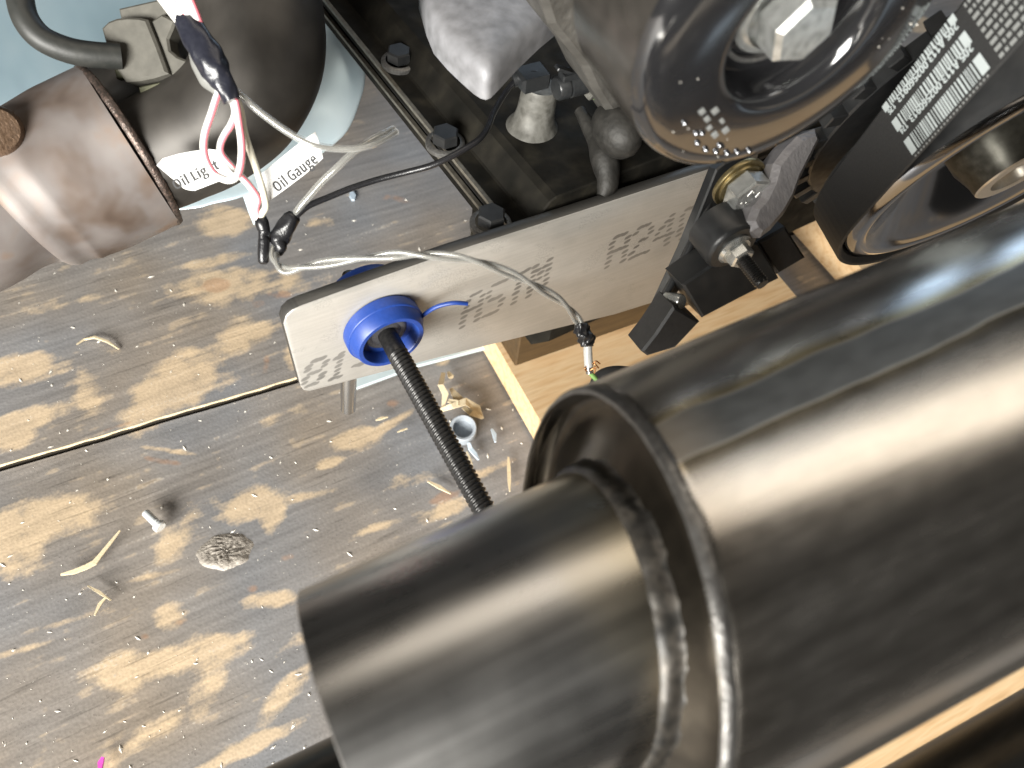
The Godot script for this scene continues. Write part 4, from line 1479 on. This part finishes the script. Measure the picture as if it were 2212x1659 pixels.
# ---------------------------------------------------------------- exhaust can in front
func build_muffler() -> void:
	var ax := Vector3(0.99048, 0.12564, 0.05623).normalized()
	var q := Vector3(0.10543, 0.28498, -0.04675)
	var f := frame(q, ax, Vector3.UP)
	var s0 := -0.0262      # the can's end, cut off at a slant
	var cut := Vector3(0.96531, -0.13958, 0.22065).normalized()
	var cl := f.basis.inverse() * cut
	var fs := Transform3D(Basis(f.basis.x - f.basis.z * (cl.x / cl.z), f.basis.y - f.basis.z * (cl.y / cl.z), f.basis.z), f * Vector3(0, 0, s0))
	var r2 := .0635
	var t := thing("exhaust_can", "large brushed stainless exhaust can with welded inlet tube in front", "exhaust can", q + ax * 0.1)
	# where the seam runs: the angle of a measured point on the can
	var c := Vector3(0, CAM_H, 0)
	var r := ray(1846, 768).normalized()
	var fi := f.affine_inverse()
	var lo := fi * c
	var ld := fi.basis * r
	var A := ld.x * ld.x + ld.y * ld.y
	var B := 2.0 * (lo.x * ld.x + lo.y * ld.y)
	var C := lo.x * lo.x + lo.y * lo.y - r2 * r2
	var k := (-B - sqrt(maxf(0.0, B * B - 4 * A * C))) / (2 * A)
	var hit := lo + ld * k
	var su := fposmod(atan2(hit.y, hit.x) / TAU, 1.0)
	var cm := can_material(su)
	var rows := []
	var mb := MB.new()
	mb.smooth()
	var L := 0.46
	var sides := 160
	var prof := [[r2 - .0012, s0], [r2, s0 + .0012], [r2, s0 + .004], [r2, s0 + .02], [r2, s0 + .06], [r2, s0 + .12], [r2, s0 + .2], [r2, s0 + .3], [r2, s0 + L]]
	for i in prof.size() - 1:
		for j in sides:
			var a0 := TAU * j / sides
			var a1 := TAU * (j + 1) / sides
			var p := []
			for e in [[i, a0], [i, a1], [i + 1, a1], [i + 1, a0]]:
				var pr: Array = prof[e[0]]
				var xy := Vector3(cos(e[1]) * pr[0], sin(e[1]) * pr[0], 0)
				p.append((fs * (xy + Vector3(0, 0, pr[1] - s0))).lerp(f * (xy + Vector3(0, 0, pr[1])), clampf((pr[1] - s0) / 0.2, 0.0, 1.0)))
			var v0: float = (prof[i][1] - s0) / L
			var v1: float = (prof[i + 1][1] - s0) / L
			mb.quad(p[0], p[1], p[2], p[3], Vector2(a0 / TAU, v0), Vector2(a1 / TAU, v0), Vector2(a1 / TAU, v1), Vector2(a0 / TAU, v1))
	part("shell", mb, cm, t)
	# rolled lip and dished end
	var en := MB.new()
	var r1 := .0414
	en.lathe([[r2 - .0008, .0002], [r2 - .0006, -.0010], [r2 - .0012, -.0016], [r2 - .0020, -.0008], [r2 - .0024, .002], [r2 - .0034, .0048], [r2 - .0062, .0070], [r2 - .0105, .0070], [r1 + .006, .0044], [r1 + .001, .0012]], fs, 140)
	var es := tmat([lin(.035, .030, .024), lin(.11, .094, .072)], Vector3.ONE * 14, 0.02, 0.24, 0.95, 61)
	part("dished_end", en, es, t)
	var nz := FastNoiseLite.new()
	nz.seed = 8
	nz.frequency = 0.9
	var lw := MB.new()
	lw.lathe([[r2 - .0012, -.0016], [r2 - .0003, -.0014], [r2 + .0003, -.0002], [r2 + .0003, .0012], [r2 - .0002, .0024]], fs, 200, func(a: float, tt: float) -> float: return 1.0 + 0.007 * nz.get_noise_2d(a * 5.0, tt * 300.0))
	part("lip_weld", lw, tmat([lin(.10, .095, .09), lin(.26, .255, .245)], Vector3.ONE * 40, 0.03, 0.36, 0.9, 62, 0.02), t)
	# inlet tube, open at its left end
	var tb := MB.new()
	var s1 := -0.1027
	tb.lathe([[r1 - .0018, s0 + .03], [r1 - .0018, s1 + .0004], [r1 - .0014, s1], [r1 - .0004, s1], [r1, s1 + .0004], [r1, s1 + .02], [r1, s0 + .022]], f, 140)
	part("inlet_tube", tb, tube_material(), t)
	# rough welded collar round the tube
	var wd := MB.new()
	wd.lathe([[r1 - .0006, -.0052], [r1 + .0004, -.0046], [r1 + .0011, -.0036], [r1 + .0014, -.0022], [r1 + .0012, -.0006], [r1 + .0012, .0006], [r1 + .0016, .0016], [r1 + .0026, .0030]], fs, 260, func(a: float, tt: float) -> float: return 1.0 + 0.018 * nz.get_noise_2d(a * 4.5, tt * 90.0) + 0.005 * nz.get_noise_2d(a * 22.0, tt * 500.0))
	part("inlet_weld", wd, tmat([lin(.012, .011, .010), lin(.022, .021, .019), lin(.070, .062, .052), lin(.015, .013, .012)], Vector3.ONE * 22, 0.02, 0.42, 0.5, 64, 0.006), t)
	# two darker pipes below
	var dk := tmat([lin(.05, .05, .048), lin(.10, .10, .095)], Vector3(6, 30, 30), 0.02, 0.30, 0.9, 65)
	var p1 := MB.new()
	var o1 := W(660, 1626, .30) + (CB * Vector3(0.42, -0.9, -0.15)).normalized() * .026
	p1.lathe([[.0, -.03], [.024, -.03], [.025, -.029], [.025, .12], [.0, .12]], frame(Vector3(o1.x, o1.y, o1.z), ax, Vector3.UP), 64)
	solo("lower_pipe", p1, dk, "dark steel pipe below the inlet tube at the bottom edge", "pipe")
	var p2 := MB.new()
	var o2 := W(2070, 1572, .29) + (CB * Vector3(0.47, -0.88, -0.1)).normalized() * .037
	p2.lathe([[.0, -.16], [.029, -.16], [.030, -.159], [.030, .2], [.0, .2]], frame(o2, ax, Vector3.UP), 64)
	solo("lower_pipe", p2, dk, "dark steel pipe in the bottom right corner below the pine batten", "pipe")

# ---------------------------------------------------------------- litter on the floor
func chip(pts: Array, wpx: float, th := 0.0008) -> MB:
	var mb := MB.new()
	mb.flat()
	var n := pts.size()
	var top := []
	for i in n:
		var a := FL(pts[maxi(i - 1, 0)][0], pts[maxi(i - 1, 0)][1])
		var b := FL(pts[mini(i + 1, n - 1)][0], pts[mini(i + 1, n - 1)][1])
		var c := FL(pts[i][0], pts[i][1], pts[i][2] if pts[i].size() > 2 else 0.0008)
		var d := (b - a).normalized()
		var s := Vector3(-d.z, 0, d.x)
		var hw := wpx / F * c.distance_to(Vector3(0, CAM_H, 0)) * (0.22 if i == 0 or i == n - 1 else 0.5) * rng.randf_range(0.7, 1.2)
		top.append([c - s * hw, c - s * hw + Vector3(0, th, 0), c + s * hw + Vector3(0, th * 1.3, 0), c + s * hw])
	mb.grid(top)
	mb.fan(top[0], Vector3.LEFT)
	mb.fan(top[n - 1], Vector3.RIGHT)
	return mb

func build_debris() -> void:
	var g := "wood splinters lying on the plywood"
	solo("wood_splinter", chip([[260, 1147], [240, 1172], [216, 1202], [205, 1216], [186, 1226], [160, 1236], [132, 1242]], 9), M.splinter, "long white splinter pointing up right, left of the knot", "splinter", g)
	var y := chip([[190, 1266], [215, 1280], [240, 1297]], 7)
	var tw := thing("forked_twig", "pale forked twig lying on the plywood below the white splinter", "twig", FL(215, 1290))
	part("stem", y, M.splinter, tw)
	part("fork", chip([[230, 1290], [216, 1306], [205, 1330]], 6), M.splinter, tw)
	solo("wood_splinter", chip([[166, 745], [182, 734], [205, 729, .003], [232, 738, .003], [258, 755]], 5), M.splinter, "thin curled shaving on the upper left of the plywood", "splinter", g)
	solo("wood_splinter", chip([[812, 908], [824, 904], [838, 901]], 6), M.splinter, "short white splinter left of the threaded stud's middle", "splinter", g)
	solo("wood_splinter", chip([[858, 934], [868, 930], [880, 926]], 5), M.splinter, "small splinter close to the left of the threaded stud", "splinter", g)
	solo("straw", chip([[1098, 988], [1099, 1010], [1100, 1040], [1101, 1062]], 7), M.splinter, "upright yellow straw left of the exhaust can's rim", "straw", g)
	solo("straw", chip([[924, 1040], [948, 1052], [974, 1067]], 8), M.splinter, "pale straw showing left of the stud's lower end", "straw", g)
	solo("straw", chip([[1008, 976], [1014, 990], [1021, 1006]], 5), M.splinter, "thin straw below the grey cable clip", "straw", g)
	# tangle of shavings
	var sv := thing("wood_shavings", "curl of pale wood shavings beside the grey cable clip", "wood shavings", FL(980, 880))
	for q in [[[958, 806, .004], [952, 832, .008], [962, 852, .006], [956, 884, .003]], [[948, 888, .003], [976, 878, .009], [1006, 868, .010], [1030, 882, .006], [1042, 905, .002]], [[1000, 880, .006], [1018, 892, .009], [1040, 903, .004]], [[968, 866, .006], [990, 872, .010], [1010, 866, .006]], [[974, 840, .002], [986, 858, .005], [1000, 864, .006]], [[968, 804, .001], [974, 814, .002], [976, 818, .001]]]:
		part("shaving", chip(q, 17, .0007), M.splinter, sv)
	# grey cable clip
	var cc := FL(999, 935)
	var cl := thing("cable_clip", "grey plastic ring-shaped cable clip with a white tail on the plywood", "cable clip", cc)
	var rm := MB.new()
	var cf := frame(cc + Vector3(0, .001, 0), Vector3(-0.12, 1.0, 0.25), Vector3.BACK)
	rm.lathe([[.0086, .0], [.0098, .0], [.0100, .001], [.0096, .012], [.0090, .0125], [.0074, .012], [.0068, .004], [.0, .003]], cf, 40)
	part("ring", rm, M.grey_plastic, cl)
	part("tail", chip([[1012, 958, .004], [1016, 970, .002], [1026, 982, .001], [1034, 994, .0005]], 12, .0012), M.pale_blue, cl)
	var pc := chip([[1062, 928], [1068, 940], [1070, 956]], 10, .0012)
	solo("plastic_scrap", pc, M.pale_blue, "pale blue plastic scrap right of the grey cable clip", "plastic scrap")
	solo("plastic_scrap", chip([[760, 416], [762, 425], [763, 434]], 13, .0015), M.pale_blue, "pale blue plastic scrap under the black wire", "plastic scrap")
	solo("plastic_scrap", chip([[224, 1636], [219, 1648], [217, 1670]], 11, .0015), M.magenta, "magenta plastic scrap at the bottom edge of the plywood", "plastic scrap")
	# screw
	var s0 := FL(314, 1107, .0035)
	var s1 := FL(345, 1137, .0035)
	var sd := (s1 - s0).normalized()
	var ff := frame(s0, sd, Vector3.UP)
	var ln := s0.distance_to(s1)
	var sc := thing("small_screw", "small bright screw lying on the plywood above the knot", "screw", s0)
	var sh := MB.new()
	sh.lathe([[.0, -.0002], [.0024, .0], [.0027, .0006], [.0027, ln * .72], [.0018, ln * .75], [.0018, ln * .88]], ff, 20)
	part("shank", sh, M.screw, sc)
	var hd := MB.new()
	hd.lathe([[.0, ln * .86], [.0038, ln * .86], [.0042, ln * .89], [.0042, ln * 1.04], [.0034, ln * 1.1], [.0, ln * 1.1]], ff, 20)
	part("head", hd, M.screw, sc)
	# sawdust and crumbs: too many to count
	var du := MB.new()
	du.flat()
	for i in 650:
		var p := FL(rng.randf_range(-20, 1180), rng.randf_range(420, 1680))
		if p.z < -0.8:
			continue
		var s := 0.00028 + 0.0012 * pow(rng.randf(), 4.0)
		if i % 14 == 0:
			s *= 1.5
		var a := rng.randf() * TAU
		var d := Vector3(cos(a), 0, sin(a)) * s * rng.randf_range(0.8, 2.2)
		var e := Vector3(-sin(a), 0, cos(a)) * s * 0.6
		var b := p + Vector3(0, 0.0001 if p.z < -0.37 else -0.0034, 0)
		var h := b + Vector3(0, s * 0.45, 0)
		du.tri(b - d, b + e, h)
		du.tri(b + e, b + d, h)
		du.tri(b + d, b - e, h)
		du.tri(b - e, b - d, h)
	var o := solo("sawdust", du, M.fleck, "white sawdust crumbs scattered over the plywood", "sawdust")
	o.set_meta("kind", "stuff")
